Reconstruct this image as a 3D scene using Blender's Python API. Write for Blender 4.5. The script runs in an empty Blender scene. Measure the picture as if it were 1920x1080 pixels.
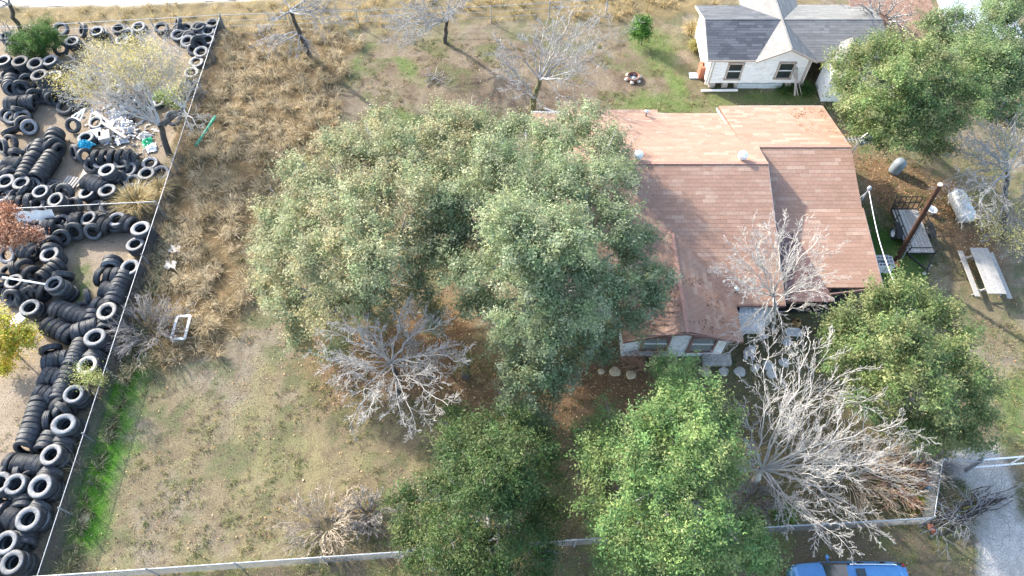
import bpy, math, random
import numpy as np
from mathutils import Vector, Matrix

random.seed(7)
rng = np.random.default_rng(11)
SC = bpy.context.scene
C = SC.collection

# ------------------------------------------------------------------ camera, sky, sun, exposure
PITCH = math.radians(57.0)
CAM_H = 29.0
FPX = 1330.0
cam_d = bpy.data.cameras.new('camera')
cam_d.sensor_width = 36.0
cam_d.lens = 36.0 * FPX / 1920.0
cam_d.clip_end = 1000.0
cam = bpy.data.objects.new('camera', cam_d)
C.objects.link(cam)
cam.location = (0, 0, CAM_H)
cam.rotation_euler = (math.pi / 2 - PITCH, 0, 0)
SC.camera = cam

SUN_EL, SUN_AZ = math.radians(27), math.radians(-50)      # azimuth from +Y towards +X
world = bpy.data.worlds.new('World')
SC.world = world
world.use_nodes = True
wn = world.node_tree
sky = wn.nodes.new('ShaderNodeTexSky')
sky.sky_type = 'NISHITA'
sky.sun_disc = False
sky.sun_elevation = SUN_EL
sky.sun_rotation = SUN_AZ
sky.dust_density = 2.0
bg = wn.nodes['Background']
bg.inputs['Strength'].default_value = 0.15
wn.links.new(sky.outputs['Color'], bg.inputs['Color'])
sun_d = bpy.data.lights.new('sun', 'SUN')
sun_d.energy = 2.5
sun_d.angle = math.radians(1.2)
sun_d.color = (1.0, 0.95, 0.86)
sun = bpy.data.objects.new('sun', sun_d)
C.objects.link(sun)
sdir = Vector((math.sin(SUN_AZ) * math.cos(SUN_EL), math.cos(SUN_AZ) * math.cos(SUN_EL), math.sin(SUN_EL)))
sun.rotation_euler = sdir.to_track_quat('Z', 'Y').to_euler()
sun.location = (-20, 40, 40)
vs = SC.view_settings
vs.view_transform = 'Standard'
vs.look = 'None'
vs.gamma = 1.0
vs.use_curve_mapping = False
vs.exposure = 2.2

# ------------------------------------------------------------------ helpers
SP, CP = math.sin(PITCH), math.cos(PITCH)


def P(px, py, z=0.0):
    """world point at height z that a surveyed photo position stands for"""
    u, v = (px - 960) / FPX, (py - 540) / FPX
    d = (u, CP - v * SP, -SP - v * CP)
    t = (z - CAM_H) / d[2]
    return Vector((d[0] * t, d[1] * t, z))


def Q(x, y, z=0.0):
    dz = z - CAM_H
    zc = y * CP - dz * SP
    return 960 + FPX * x / zc, 540 - FPX * (y * SP + dz * CP) / zc


def scale_at(px, py, z):
    p = P(px, py, z)
    return FPX / (p.y * CP + (CAM_H - z) * SP)


def tag(o, label=None, cat=None, group=None, kind=None):
    if label: o['label'] = label
    if cat: o['category'] = cat
    if group: o['group'] = group
    if kind: o['kind'] = kind
    return o


def thing(name, loc, label, cat, group=None, rz=0.0):
    o = bpy.data.objects.new(name, None)
    o.empty_display_size = 0.2
    C.objects.link(o)
    o.location = loc
    o.rotation_euler = (0, 0, rz)
    return tag(o, label, cat, group)


def link(name, me, parent=None, world_space=False):
    o = bpy.data.objects.new(name, me)
    C.objects.link(o)
    if parent is not None:
        o.parent = parent
        if world_space:
            o.matrix_parent_inverse = MAT(parent).inverted()
    return o


def MAT(o):
    m = Matrix.LocRotScale(o.location, o.rotation_euler, o.scale)
    if o.parent is not None:
        return MAT(o.parent) @ o.matrix_parent_inverse @ m
    return m


def np_mesh(name, V, F, mats, col=None, smooth=False, mi=None):
    """mesh from numpy arrays: V (n,3), F (m,k)"""
    V = np.asarray(V, dtype=np.float32)
    F = np.asarray(F, dtype=np.int32)
    me = bpy.data.meshes.new(name)
    m, k = F.shape
    me.vertices.add(len(V))
    me.vertices.foreach_set('co', V.ravel())
    me.loops.add(m * k)
    me.loops.foreach_set('vertex_index', F.ravel())
    me.polygons.add(m)
    me.polygons.foreach_set('loop_start', np.arange(0, m * k, k, dtype=np.int32))
    me.polygons.foreach_set('use_smooth', np.full(m, bool(smooth)))
    for x in (mats if isinstance(mats, (list, tuple)) else [mats]):
        me.materials.append(x)
    if mi is not None:
        me.polygons.foreach_set('material_index', np.asarray(mi, dtype=np.int32))
    if col is not None:
        col = np.asarray(col, dtype=np.float32)
        if col.shape[1] == 3:
            col = np.concatenate([col, np.ones((len(col), 1), np.float32)], 1)
        a = me.attributes.new('col', 'FLOAT_COLOR', 'POINT')
        a.data.foreach_set('color', col.ravel())
    me.update(calc_edges=True)
    return me


class MB:
    """collects boxes, bars, tubes and polygons into one mesh"""

    def __init__(s):
        s.v, s.f, s.sm = [], [], []

    def add(s, verts, faces, smooth=False):
        n = len(s.v)
        s.v += [tuple(v) for v in verts]
        s.f += [tuple(i + n for i in f) for f in faces]
        s.sm += [smooth] * len(faces)
        return s

    def box(s, c, size, M=None, bev=0.0):
        x, y, z = [q / 2 for q in size]
        if bev > 0:
            b = min(bev, x * .45, y * .45, z * .45)
            vs_ = []
            for sx in (-1, 1):
                for sy in (-1, 1):
                    for sz in (-1, 1):
                        vs_ += [(sx * (x - b), sy * (y - b), sz * z), (sx * (x - b), sy * y, sz * (z - b)), (sx * x, sy * (y - b), sz * (z - b))]
            import bmesh
            bm = bmesh.new()
            for q in vs_: bm.verts.new(q)
            bmesh.ops.convex_hull(bm, input=bm.verts)
            bmesh.ops.dissolve_limit(bm, angle_limit=0.01, verts=bm.verts, edges=bm.edges)
            bm.verts.index_update()
            vv = [q.co.copy() for q in bm.verts]
            ff = [[q.index for q in f.verts] for f in bm.faces]
            bm.free()
        else:
            vv = [Vector((sx * x, sy * y, sz * z)) for sx in (-1, 1) for sy in (-1, 1) for sz in (-1, 1)]
            ff = [(0, 1, 3, 2), (4, 6, 7, 5), (0, 4, 5, 1), (2, 3, 7, 6), (0, 2, 6, 4), (1, 5, 7, 3)]
        if M is not None: vv = [M @ v for v in vv]
        c = Vector(c)
        return s.add([v + c for v in vv], ff)

    def bar(s, a, b, w, h, roll=0.0):
        """square bar from a to b"""
        a, b = Vector(a), Vector(b)
        d = b - a
        L = d.length
        M = d.to_track_quat('X', 'Z').to_matrix()
        if roll: M = M @ Matrix.Rotation(roll, 3, 'X')
        return s.box((a + b) / 2, (L, w, h), M)

    def tube(s, a, b, r0, r1=None, n=8, caps=True, smooth=True):
        a, b = Vector(a), Vector(b)
        r1 = r0 if r1 is None else r1
        q = (b - a).to_track_quat('Z', 'Y').to_matrix()
        vs_ = []
        for p, r in ((a, r0), (b, r1)):
            for i in range(n):
                t = 2 * math.pi * i / n
                vs_.append(p + q @ Vector((r * math.cos(t), r * math.sin(t), 0)))
        s.add(vs_, [(i, (i + 1) % n, n + (i + 1) % n, n + i) for i in range(n)], smooth)
        if caps:
            s.add(vs_[:n][::-1], [tuple(range(n))])
            s.add(vs_[n:], [tuple(range(n))])
        return s

    def path(s, pts, r, n=6):
        for a, b in zip(pts[:-1], pts[1:]):
            s.tube(a, b, r, r, n)
        return s

    def lathe(s, prof, n=20, M=None, c=(0, 0, 0), closed=False, smooth=True):
        """prof list of (r, z)"""
        vs_ = []
        for r, z in prof:
            for i in range(n):
                t = 2 * math.pi * i / n
                v = Vector((r * math.cos(t), r * math.sin(t), z))
                vs_.append((M @ v if M is not None else v) + Vector(c))
        fs = []
        m = len(prof)
        for j in range(m if closed else m - 1):
            k = (j + 1) % m
            for i in range(n):
                i2 = (i + 1) % n
                fs.append((j * n + i, j * n + i2, k * n + i2, k * n + i))
        return s.add(vs_, fs, smooth)

    def prism(s, poly, d):
        """polygon list of 3D points extruded by vector d"""
        n = len(poly)
        d = Vector(d)
        a = [Vector(p) for p in poly]
        vs_ = a + [p + d for p in a]
        fs = [tuple(range(n))[::-1], tuple(range(n, 2 * n))]
        fs += [(i, (i + 1) % n, n + (i + 1) % n, n + i) for i in range(n)]
        return s.add(vs_, fs)

    def mesh(s, name, mats):
        me = bpy.data.meshes.new(name)
        me.from_pydata([tuple(v) for v in s.v], [], s.f)
        me.polygons.foreach_set('use_smooth', s.sm)
        for x in (mats if isinstance(mats, (list, tuple)) else [mats]):
            me.materials.append(x)
        import bmesh
        bm = bmesh.new()
        bm.from_mesh(me)
        bmesh.ops.recalc_face_normals(bm, faces=bm.faces)
        bm.to_mesh(me)
        bm.free()
        return me

    def build(s, name, mats, parent=None, loc=None, rot=None, world_space=False):
        o = link(name, s.mesh(name, mats), parent, world_space)
        if loc is not None: o.location = loc
        if rot is not None: o.rotation_euler = rot
        return o


# ------------------------------------------------------------------ materials
def material(name, c1, c2=None, scale=6.0, rough=0.8, spec=0.3, metal=0.0, bump=0.0, attr=False, detail=6.0, transl=0.0,
             c3=None, scale3=1.0, f3=0.35, coat=0.0, objrand=0.0, stretch=None, alpha_rough=None, contrast=(0.35, 0.65)):
    m = bpy.data.materials.new(name)
    m.use_nodes = True
    nt = m.node_tree
    N, L = nt.nodes, nt.links
    b = N['Principled BSDF']
    b.inputs['Roughness'].default_value = rough
    b.inputs['Specular IOR Level'].default_value = spec
    b.inputs['Metallic'].default_value = metal
    if coat:
        b.inputs['Coat Weight'].default_value = coat
        b.inputs['Coat Roughness'].default_value = 0.05
    tc = N.new('ShaderNodeTexCoord')
    vec = tc.outputs['Object']
    if stretch:
        mp = N.new('ShaderNodeMapping')
        mp.inputs['Scale'].default_value = stretch
        L.new(vec, mp.inputs['Vector'])
        vec = mp.outputs['Vector']
    nz = N.new('ShaderNodeTexNoise')
    nz.inputs['Scale'].default_value = scale
    nz.inputs['Detail'].default_value = detail
    nz.inputs['Roughness'].default_value = 0.65
    L.new(vec, nz.inputs['Vector'])
    rmp = N.new('ShaderNodeMapRange')
    rmp.inputs['From Min'].default_value, rmp.inputs['From Max'].default_value = contrast
    L.new(nz.outputs['Fac'], rmp.inputs['Value'])
    mix = N.new('ShaderNodeMix')
    mix.data_type = 'RGBA'
    L.new(rmp.outputs['Result'], mix.inputs['Factor'])
    mix.inputs['A'].default_value = (*c1, 1)
    mix.inputs['B'].default_value = (*(c2 or c1), 1)
    out = mix.outputs['Result']
    if attr:
        at = N.new('ShaderNodeAttribute')
        at.attribute_name = 'col'
        mu = N.new('ShaderNodeMix')
        mu.data_type = 'RGBA'
        mu.blend_type = 'MULTIPLY'
        mu.inputs['Factor'].default_value = 1.0
        L.new(at.outputs['Color'], mu.inputs['A'])
        L.new(out, mu.inputs['B'])
        out = mu.outputs['Result']
    if c3:
        n3 = N.new('ShaderNodeTexNoise')
        n3.inputs['Scale'].default_value = scale3
        n3.inputs['Detail'].default_value = 8
        L.new(tc.outputs['Object'], n3.inputs['Vector'])
        r3 = N.new('ShaderNodeMapRange')
        r3.inputs['From Min'].default_value = 0.6 - f3 * .3
        r3.inputs['From Max'].default_value = 0.78 - f3 * .3
        L.new(n3.outputs['Fac'], r3.inputs['Value'])
        m3 = N.new('ShaderNodeMix')
        m3.data_type = 'RGBA'
        L.new(r3.outputs['Result'], m3.inputs['Factor'])
        L.new(out, m3.inputs['A'])
        m3.inputs['B'].default_value = (*c3, 1)
        out = m3.outputs['Result']
    if objrand:
        oi = N.new('ShaderNodeObjectInfo')
        hr = N.new('ShaderNodeMapRange')
        hr.inputs['To Min'].default_value = 1 - objrand
        hr.inputs['To Max'].default_value = 1 + objrand
        L.new(oi.outputs['Random'], hr.inputs['Value'])
        hv = N.new('ShaderNodeHueSaturation')
        L.new(hr.outputs['Result'], hv.inputs['Value'])
        L.new(out, hv.inputs['Color'])
        out = hv.outputs['Color']
    L.new(out, b.inputs['Base Color'])
    if bump:
        bp = N.new('ShaderNodeBump')
        bp.inputs['Strength'].default_value = bump
        bp.inputs['Distance'].default_value = 0.02
        L.new(nz.outputs['Fac'], bp.inputs['Height'])
        L.new(bp.outputs['Normal'], b.inputs['Normal'])
    if transl:
        tr = N.new('ShaderNodeBsdfTranslucent')
        L.new(out, tr.inputs['Color'])
        ms = N.new('ShaderNodeMixShader')
        ms.inputs['Fac'].default_value = transl
        L.new(b.outputs['BSDF'], ms.inputs[1])
        L.new(tr.outputs['BSDF'], ms.inputs[2])
        L.new(ms.outputs['Shader'], N['Material Output'].inputs['Surface'])
    return m


W1 = (1, 1, 1)
M = {}
M['ground'] = material('ground_earth', (.42, .42, .43), (1.12, 1.1, 1.06), 16, .95, .15, bump=1.0, attr=True, detail=12, contrast=(.32, .68))
M['blade'] = material('grass_blade', (.9, .9, .9), (1.1, 1.1, 1.1), 3, .7, .25, attr=True, transl=.25)
M['leaf'] = material('tree_leaf', (.85, .85, .85), (1.15, 1.15, 1.15), 1.5, .55, .3, attr=True, transl=.4)
M['dry_leaf'] = material('dry_leaf', (.8, .8, .8), (1.2, 1.2, 1.2), 12, .7, .3, attr=True, transl=.15)
M['bark_dark'] = material('bark_dark', (.045, .04, .035), (.12, .11, .1), 9, .95, .2, bump=.9, stretch=(1, 1, .25))
M['bark_grey'] = material('bark_grey', (.22, .215, .21), (.38, .375, .365), 7, .9, .2, bump=.4)
M['bark_white'] = material('bark_bleached', (.33, .31, .28), (.52, .49, .45), 6, .85, .2, bump=.3)
M['twig_tan'] = material('twig_tan', (.3, .24, .17), (.5, .43, .34), 4, .9, .2)
M['twig_rust'] = material('twig_rust', (.32, .18, .12), (.46, .3, .22), 4, .9, .2)
M['twig_grey'] = material('twig_grey', (.2, .18, .165), (.36, .335, .31), 4, .9, .2)
M['rubber'] = material('tire_tread', (.016, .018, .021), (.05, .054, .06), 14, .62, .4, objrand=.45, c3=(.1, .095, .085), scale3=3, f3=.2)
for nm, a, b_ in (('dark', (.025, .028, .032), (.06, .062, .066)), ('grey', (.1, .105, .112), (.2, .205, .21)),
                  ('light', (.11, .11, .113), (.22, .22, .218)), ('pale', (.19, .182, .168), (.34, .325, .3))):
    M['side_' + nm] = material('tire_sidewall_' + nm, a, b_, 5, .7, .35, objrand=.25, c3=(.07, .068, .065), scale3=7, f3=.2)
M['shingle'] = material('shingle_brown', (.8, .8, .8), (1.15, 1.15, 1.15), 60, .7, .35, attr=True, bump=.3)
M['decking'] = material('roof_decking', (.16, .085, .065), (.2, .11, .085), 5, .9)
M['white_paint'] = material('white_paint', (.8, .8, .79), (.87, .87, .86), 3, .6, .3, c3=(.68, .66, .62), scale3=2.5, f3=.1)
M['siding'] = material('siding_white', (.66, .68, .7), (.78, .79, .8), 3, .65, .3, c3=(.5, .5, .48), scale3=3, f3=.2)
M['trim_brown'] = material('trim_brown', (.2, .12, .1), (.28, .17, .14), 8, .7)
M['trim_tan'] = material('trim_tan', (.4, .34, .29), (.5, .43, .37), 8, .7)
M['glass'] = material('window_glass', (.02, .028, .028), (.04, .05, .05), 3, .06, .6)
M['screen'] = material('window_screen', (.17, .19, .2), (.24, .26, .27), 6, .4, .4)
M['concrete'] = material('concrete', (.27, .265, .25), (.4, .39, .37), 7, .95, .2, bump=.3)
M['stone'] = material('stepping_stone', (.4, .38, .34), (.58, .55, .5), 9, .95, .2, bump=.5)
M['stone_tan'] = material('stepping_stone_tan', (.42, .34, .22), (.56, .47, .33), 9, .95, .2, bump=.5)
M['galv'] = material('galvanised_steel', (.27, .285, .3), (.4, .415, .43), 9, .5, .5, metal=.4)
M['wire'] = material('fence_wire', (.2, .215, .23), (.3, .315, .33), 20, .6, .4, metal=.3)
M['wire_dark'] = material('fence_wire_dark', (.035, .037, .04), (.08, .083, .088), 20, .6, .3)
M['black_steel'] = material('black_steel', (.012, .012, .012), (.03, .028, .025), 12, .5, .4)
M['wood_grey'] = material('weathered_wood', (.26, .24, .215), (.42, .4, .37), 5, .9, .2, bump=.4, stretch=(1, 6, 6), objrand=.12)
M['wood_brown'] = material('pole_wood', (.035, .019, .013), (.085, .045, .03), 5, .85, .2, bump=.6, stretch=(5, 5, .4))
M['wood_board'] = material('old_board', (.3, .26, .22), (.5, .46, .42), 5, .9, .2, bump=.3)
M['plastic_white'] = material('white_plastic', (.72, .72, .72), (.82, .82, .82), 3, .45, .4)
M['silver'] = material('silver_paint', (.42, .45, .48), (.6, .62, .64), 3, .5, .5, metal=.35, c3=(.75, .74, .7), scale3=2.2, f3=.35)
M['blue_grey'] = material('blue_grey_paint', (.38, .45, .5), (.5, .56, .6), 3, .55, .4)
M['brick'] = material('brick_red', (.28, .1, .06), (.42, .18, .11), 12, .9, .2, bump=.3)
M['clay'] = material('terracotta', (.38, .13, .06), (.5, .2, .1), 9, .8, .2)
M['green_pipe'] = material('green_pipe', (.02, .25, .14), (.06, .36, .22), 5, .5, .4)
M['blue_plastic'] = material('blue_plastic', (.02, .3, .45), (.05, .42, .58), 4, .4, .4)
M['green_plastic'] = material('green_plastic', (.01, .3, .14), (.03, .42, .2), 4, .4, .4)
M['cardboard'] = material('pale_card', (.5, .44, .38), (.66, .6, .54), 4, .9)
M['plywood'] = material('plywood', (.42, .36, .29), (.56, .5, .42), 4, .85, .2)
M['near_black'] = material('dark_void', (.02, .02, .02), (.035, .033, .03), 4, .9)
M['car_paint'] = material('blue_car_paint', (.06, .19, .38), (.07, .21, .42), 2, .3, .5, metal=.5, coat=.6)
M['chrome'] = material('bright_trim', (.7, .72, .74), (.8, .8, .8), 3, .2, .6, metal=.9)
M['lamp_glass'] = material('lamp_glass', (.6, .63, .62), (.7, .72, .7), 5, .12, .6)
M['tail_red'] = material('tail_lens', (.3, .01, .01), (.4, .02, .02), 5, .15, .6)
M['asph_shingle'] = material('asphalt_shingle', (.8, .8, .8), (1.15, 1.15, 1.15), 50, .58, .55, attr=True, bump=.3)
M['road'] = material('caliche', (.55, .53, .48), (.68, .66, .6), 5, .95, .15, bump=.2)
M['drive'] = material('gravel_drive', (.3, .295, .29), (.5, .49, .48), 30, .95, .15, bump=.5, c3=(.24, .2, .14), scale3=.9, f3=.3)
M['moss'] = material('mossy_bark', (.07, .065, .03), (.18, .17, .09), 7, .95, .2, bump=.9)


# ------------------------------------------------------------------ numpy noise and zone masks
def _hash(ix, iy, seed):
    h = (ix * 374761393 + iy * 668265263 + seed * 1442695041) & 0x7fffffff
    h = (h ^ (h >> 13)) * 1274126177 & 0x7fffffff
    return ((h ^ (h >> 16)) & 0xffff) / 65535.0


def vnoise(x, y, seed=0):
    ix, iy = np.floor(x).astype(np.int64), np.floor(y).astype(np.int64)
    fx, fy = x - ix, y - iy
    fx, fy = fx * fx * (3 - 2 * fx), fy * fy * (3 - 2 * fy)
    a, b = _hash(ix, iy, seed), _hash(ix + 1, iy, seed)
    c, d = _hash(ix, iy + 1, seed), _hash(ix + 1, iy + 1, seed)
    return (a * (1 - fx) + b * fx) * (1 - fy) + (c * (1 - fx) + d * fx) * fy


def fbm(x, y, seed=0, o=4):
    s, a, t = 0, .5, 0
    for i in range(o):
        s = s + a * vnoise(x * 2 ** i, y * 2 ** i, seed + i * 17)
        t += a
        a *= .55
    return s / t


def sd_poly(px, py, poly):
    """signed distance to a polygon, positive inside"""
    d = np.full(px.shape, 1e9)
    ins = np.zeros(px.shape, bool)
    n = len(poly)
    for i in range(n):
        x0, y0 = poly[i]
        x1, y1 = poly[(i + 1) % n]
        ex, ey = x1 - x0, y1 - y0
        t = np.clip(((px - x0) * ex + (py - y0) * ey) / (ex * ex + ey * ey + 1e-9), 0, 1)
        d = np.minimum(d, np.hypot(px - x0 - t * ex, py - y0 - t * ey))
        cr = ((y0 > py) != (y1 > py)) & (px < (x1 - x0) * (py - y0) / (y1 - y0 + 1e-12) + x0)
        ins ^= cr
    return np.where(ins, d, -d)


def wpoly(pts):
    return [tuple(P(x, y, 0)[:2]) for x, y in pts]


def sstep(a, b, v):
    t = np.clip((v - a) / (b - a), 0, 1)
    return t * t * (3 - 2 * t)


Z = {k: wpoly(v) for k, v in dict(
    yard=[(-700, 52), (130, 50), (400, 46), (300, 330), (210, 640), (60, 1090), (-200, 1400), (-900, 700)],
    tall=[(412, 60), (520, 40), (640, 62), (672, 88), (650, 120), (643, 165), (645, 205), (622, 255), (590, 320), (520, 400), (470, 470), (478, 560),
          (432, 622), (390, 655), (330, 690), (215, 705), (150, 845), (85, 1060), (62, 1090), (215, 640), (300, 340), (375, 160)],
    weeds=[(215, 640), (235, 700), (170, 830), (110, 1000), (90, 1060), (62, 1085), (140, 860)],
    verge=[(-400, 12), (560, 4), (1330, -30), (1330, 30), (1130, 42), (900, 38), (700, 52), (420, 62), (130, 60), (-400, 90)],
    road=[(-600, -40), (620, -40), (560, -6), (300, 10), (-600, 24)],
    green=[(268, 670), (205, 720), (176, 800), (126, 1040), (178, 1036), (224, 900), (256, 770), (272, 705)],
    litter=[(560, 640), (800, 560), (880, 560), (900, 700), (1100, 650), (1230, 690), (1330, 740), (1120, 800), (1020, 860), (880, 800), (760, 760), (640, 740)],
    litter2=[(1590, 285), (1700, 310), (1800, 350), (1860, 430), (1900, 560), (1840, 520), (1770, 440), (1700, 420), (1640, 385)],
    grass_house=[(1612, 385), (1650, 400), (1700, 440), (1735, 480), (1740, 540), (1760, 590), (1640, 600), (1610, 470)],
    drive=[(1745, 868), (1800, 850), (1868, 830), (1895, 880), (1905, 960), (1960, 1000), (1990, 1090), (1840, 1090), (1835, 1000), (1850, 950), (1800, 900)],
    backdirt=[(660, 90), (920, 60), (1200, 60), (1310, 80), (1320, 200), (1100, 220), (900, 230), (640, 260)],
    front=[(1380, 600), (1560, 600), (1700, 840), (1740, 970), (1420, 985), (1370, 800)],
    strip=[(-200, 1110), (70, 1082), (765, 1040), (1080, 1018), (1410, 1000), (1740, 985), (1850, 1000), (1850, 1300), (-200, 1300)],
).items()}
PATCH = {k: wpoly(v) for k, v in dict(
    a=[(665, 240), (700, 205), (760, 200), (800, 215), (790, 245), (720, 262)],
    b=[(745, 110), (775, 120), (790, 150), (760, 145)],
    c=[(1155, 180), (1240, 165), (1320, 195), (1310, 215), (1160, 208)],
    d=[(1170, 60), (1230, 55), (1270, 80), (1265, 120), (1240, 120), (1190, 90)],
    e=[(1240, 130), (1280, 140), (1300, 180), (1260, 190)],
    f=[(1330, 172), (1420, 168), (1530, 160), (1530, 195), (1330, 200)],
    g=[(655, 110), (690, 85), (680, 130), (655, 170)],
    h=[(130, 450), (165, 500), (170, 560), (140, 575), (125, 500)],
    i=[(1860, 730), (1920, 700), (1930, 830), (1880, 840)],
    j=[(1640, 480), (1700, 470), (1740, 530), (1690, 560), (1650, 540)],
    k=[(1810, 900), (1830, 930), (1820, 960), (1790, 930)],
).items()}


def zones(x, y):
    """weights of each kind of ground at world x, y (all numpy arrays)"""
    wob = (fbm(x * .9, y * .9, 3) - .5) * 1.6 + (fbm(x * 3.1, y * 3.1, 5) - .5) * .7
    w = {}
    for k, soft in dict(yard=.25, tall=.5, weeds=.5, verge=.4, road=.3, green=.6, litter=1.2, litter2=.6, grass_house=.5,
                        drive=.25, backdirt=1.2, front=.8, strip=.4).items():
        d = sd_poly(x, y, Z[k])
        am = {'yard': .15, 'road': .3, 'green': .8, 'strip': .2, 'drive': .5}.get(k, 1.0)
        w[k] = sstep(-soft, soft, d + wob * am)
    fxx = -17.65 + (37.9 - y) * .012
    dfx = x - fxx
    w['weeds'] = sstep(-.15, .1, dfx + wob * .1) * sstep(.4, .15, dfx + wob * .15) * sstep(24, 18, y)
    pt = np.zeros(x.shape)
    for k, poly in PATCH.items():
        pt = np.maximum(pt, sstep(-.5, .7, sd_poly(x, y, poly) + wob * 1.2))
    w['patch'] = pt
    return w


def ground_color(x, y, w=None):
    w = w or zones(x, y)
    n1, n2, n3 = fbm(x * .35, y * .35, 21), fbm(x * 1.3, y * 1.3, 33), fbm(x * 4.5, y * 4.5, 41)
    n4 = fbm(x * .8 + 9, y * .5, 55)

    def lerp(c, d, t):
        t = np.asarray(t)[..., None]
        return c * (1 - t) + np.asarray(d) * t
    c = np.ones(x.shape + (3,)) * np.array((.25, .207, .125))
    c = lerp(c, (.28, .24, .175), sstep(.42, .62, n1))                       # dry greyish tan
    c = lerp(c, (.135, .155, .072), sstep(.5, .64, n2) * .75)                 # olive clumps
    c = lerp(c, (.3, .27, .14), sstep(.52, .68, n4) * .6)                  # straw
    c = lerp(c, (.14, .105, .075), sstep(.5, .7, n3) * .6)
    c = lerp(c, lerp(np.ones_like(c) * np.array((.19, .145, .1)), (.28, .225, .165), sstep(.3, .7, n2)), w['backdirt'] * .85)
    c = lerp(c, (.13, .15, .06), w['backdirt'] * sstep(.5, .64, fbm(x * .7 + 40, y * .9, 87)) * .7)
    c = lerp(c, (.15, .105, .075), w['backdirt'] * sstep(.5, .68, fbm(x * 1.7, y * 1.2 + 30, 89)) * .6)
    c = lerp(c, lerp(np.ones_like(c) * np.array((.17, .1, .05)), (.3, .19, .11), n3), np.maximum(w['litter'], w['litter2']) * .9)
    c = lerp(c, lerp(np.ones_like(c) * np.array((.16, .13, .075)), (.2, .19, .09), n2), w['front'] * .85)
    c = lerp(c, lerp(np.ones_like(c) * np.array((.05, .12, .02)), (.08, .16, .03), n3), w['grass_house'] * .95)
    c = lerp(c, lerp(np.ones_like(c) * np.array((.2, .16, .1)), (.2, .2, .08), sstep(.4, .65, n2)), w['strip'] * .9)
    c = lerp(c, lerp(np.ones_like(c) * np.array((.1, .19, .035)), (.2, .24, .09), n3), w['patch'] * .8)
    c = lerp(c, lerp(np.ones_like(c) * np.array((.17, .12, .06)), (.22, .155, .08), n2), w['tall'])
    c = lerp(c, (.12, .11, .07), w['weeds'] * .6)
    c = lerp(c, lerp(np.ones_like(c) * np.array((.3, .225, .12)), (.22, .18, .09), n2), w['verge'])
    yc = lerp(np.ones_like(c) * np.array((.3, .235, .165)), (.4, .33, .25), n2)
    yc = lerp(yc, (.11, .18, .045), w['patch'] * .8)
    c = lerp(c, yc, w['yard'])
    c = lerp(c, lerp(np.ones_like(c) * np.array((.075, .24, .016)), (.14, .33, .03), n3), w['green'] * .96)
    c = lerp(c, (.62, .59, .53), w['road'])
    c = lerp(c, lerp(np.ones_like(c) * np.array((.5, .47, .43)), (.66, .62, .57), n3), w['drive'] * .95)
    n5 = fbm(x * 7.0, y * 7.0, 63, 3)
    return c * (.6 + .27 * n3[..., None] + .24 * n5[..., None])


def ground_height(x, y, w=None):
    w = w or zones(x, y)
    return .28 * (fbm(x * .9, y * .9, 71) ** 2) * np.maximum(w['tall'], w['verge']) + .03 * (fbm(x * 1.1, y * 1.1, 77) - .5)

# ------------------------------------------------------------------ ground: one sheet out to the horizon
gx = np.concatenate([[-400, -200, -110, -70, -50, -40], np.arange(-34, 34.01, .17), [40, 50, 70, 110, 200, 400]])
gy = np.concatenate([[-400, -200, -100, -40, -15, -4, 0], np.arange(3, 46.01, .17), [50, 60, 80, 120, 200, 500]])
GX, GY = np.meshgrid(gx, gy)
fx, fy = GX.ravel(), GY.ravel()
gw = zones(fx, fy)
gz = ground_height(fx, fy, gw)
gz[(np.abs(fx) > 34) | (fy < 3) | (fy > 46)] = 0
nxx, nyy = len(gx), len(gy)
ii = (np.arange(nyy - 1)[:, None] * nxx + np.arange(nxx - 1)[None, :]).ravel()
gF = np.stack([ii, ii + 1, ii + nxx + 1, ii + nxx], 1)
tag(link('ground', np_mesh('ground', np.stack([fx, fy, gz], 1), gF, M['ground'], ground_color(fx, fy, gw), smooth=True)), kind='structure')


def strip_mesh(poly_px, z):
    return [Vector((*P(x, y, 0)[:2], z)) for x, y in poly_px]


def blades(name, pos, length, width, lean, head, col, mat, jitter=.3, segs=2):
    """curved tapering grass blades; all arguments numpy"""
    n = len(pos)
    d = np.stack([np.cos(head), np.sin(head)], 1)
    s = np.stack([-d[:, 1], d[:, 0]], 1)
    base = pos
    mid = base.copy()
    mid[:, :2] += d * (length * lean * .35)[:, None]
    mid[:, 2] += length * (1 - lean * .35) * .62
    tip = base.copy()
    tip[:, :2] += d * (length * lean)[:, None]
    tip[:, 2] += length * np.clip(1.05 - lean * .85, .05, 1)
    w2 = (width / 2)[:, None]
    V = np.zeros((n, 5, 3))
    for k, (p, sg, f) in enumerate(((base, -1, 1), (base, 1, 1), (mid, 1, .8), (mid, -1, .8))):
        V[:, k] = p
        V[:, k, :2] += s * w2 * sg * f
    V[:, 4] = tip
    i = np.arange(n)[:, None] * 5
    F = np.concatenate([i + np.array([0, 1, 2]), i + np.array([0, 2, 3]), i + np.array([3, 2, 4])], 0)
    cc = np.repeat(col[:, None, :], 5, 1).reshape(-1, 3)
    return tag(link(name, np_mesh(name, V.reshape(-1, 3), F, mat, cc)), kind='stuff')


def in_view(x, y, m=60):
    px, py = Q(x, y, 0)
    return (px > -m) & (px < 1920 + m) & (py > -m) & (py < 1080 + m)


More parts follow.
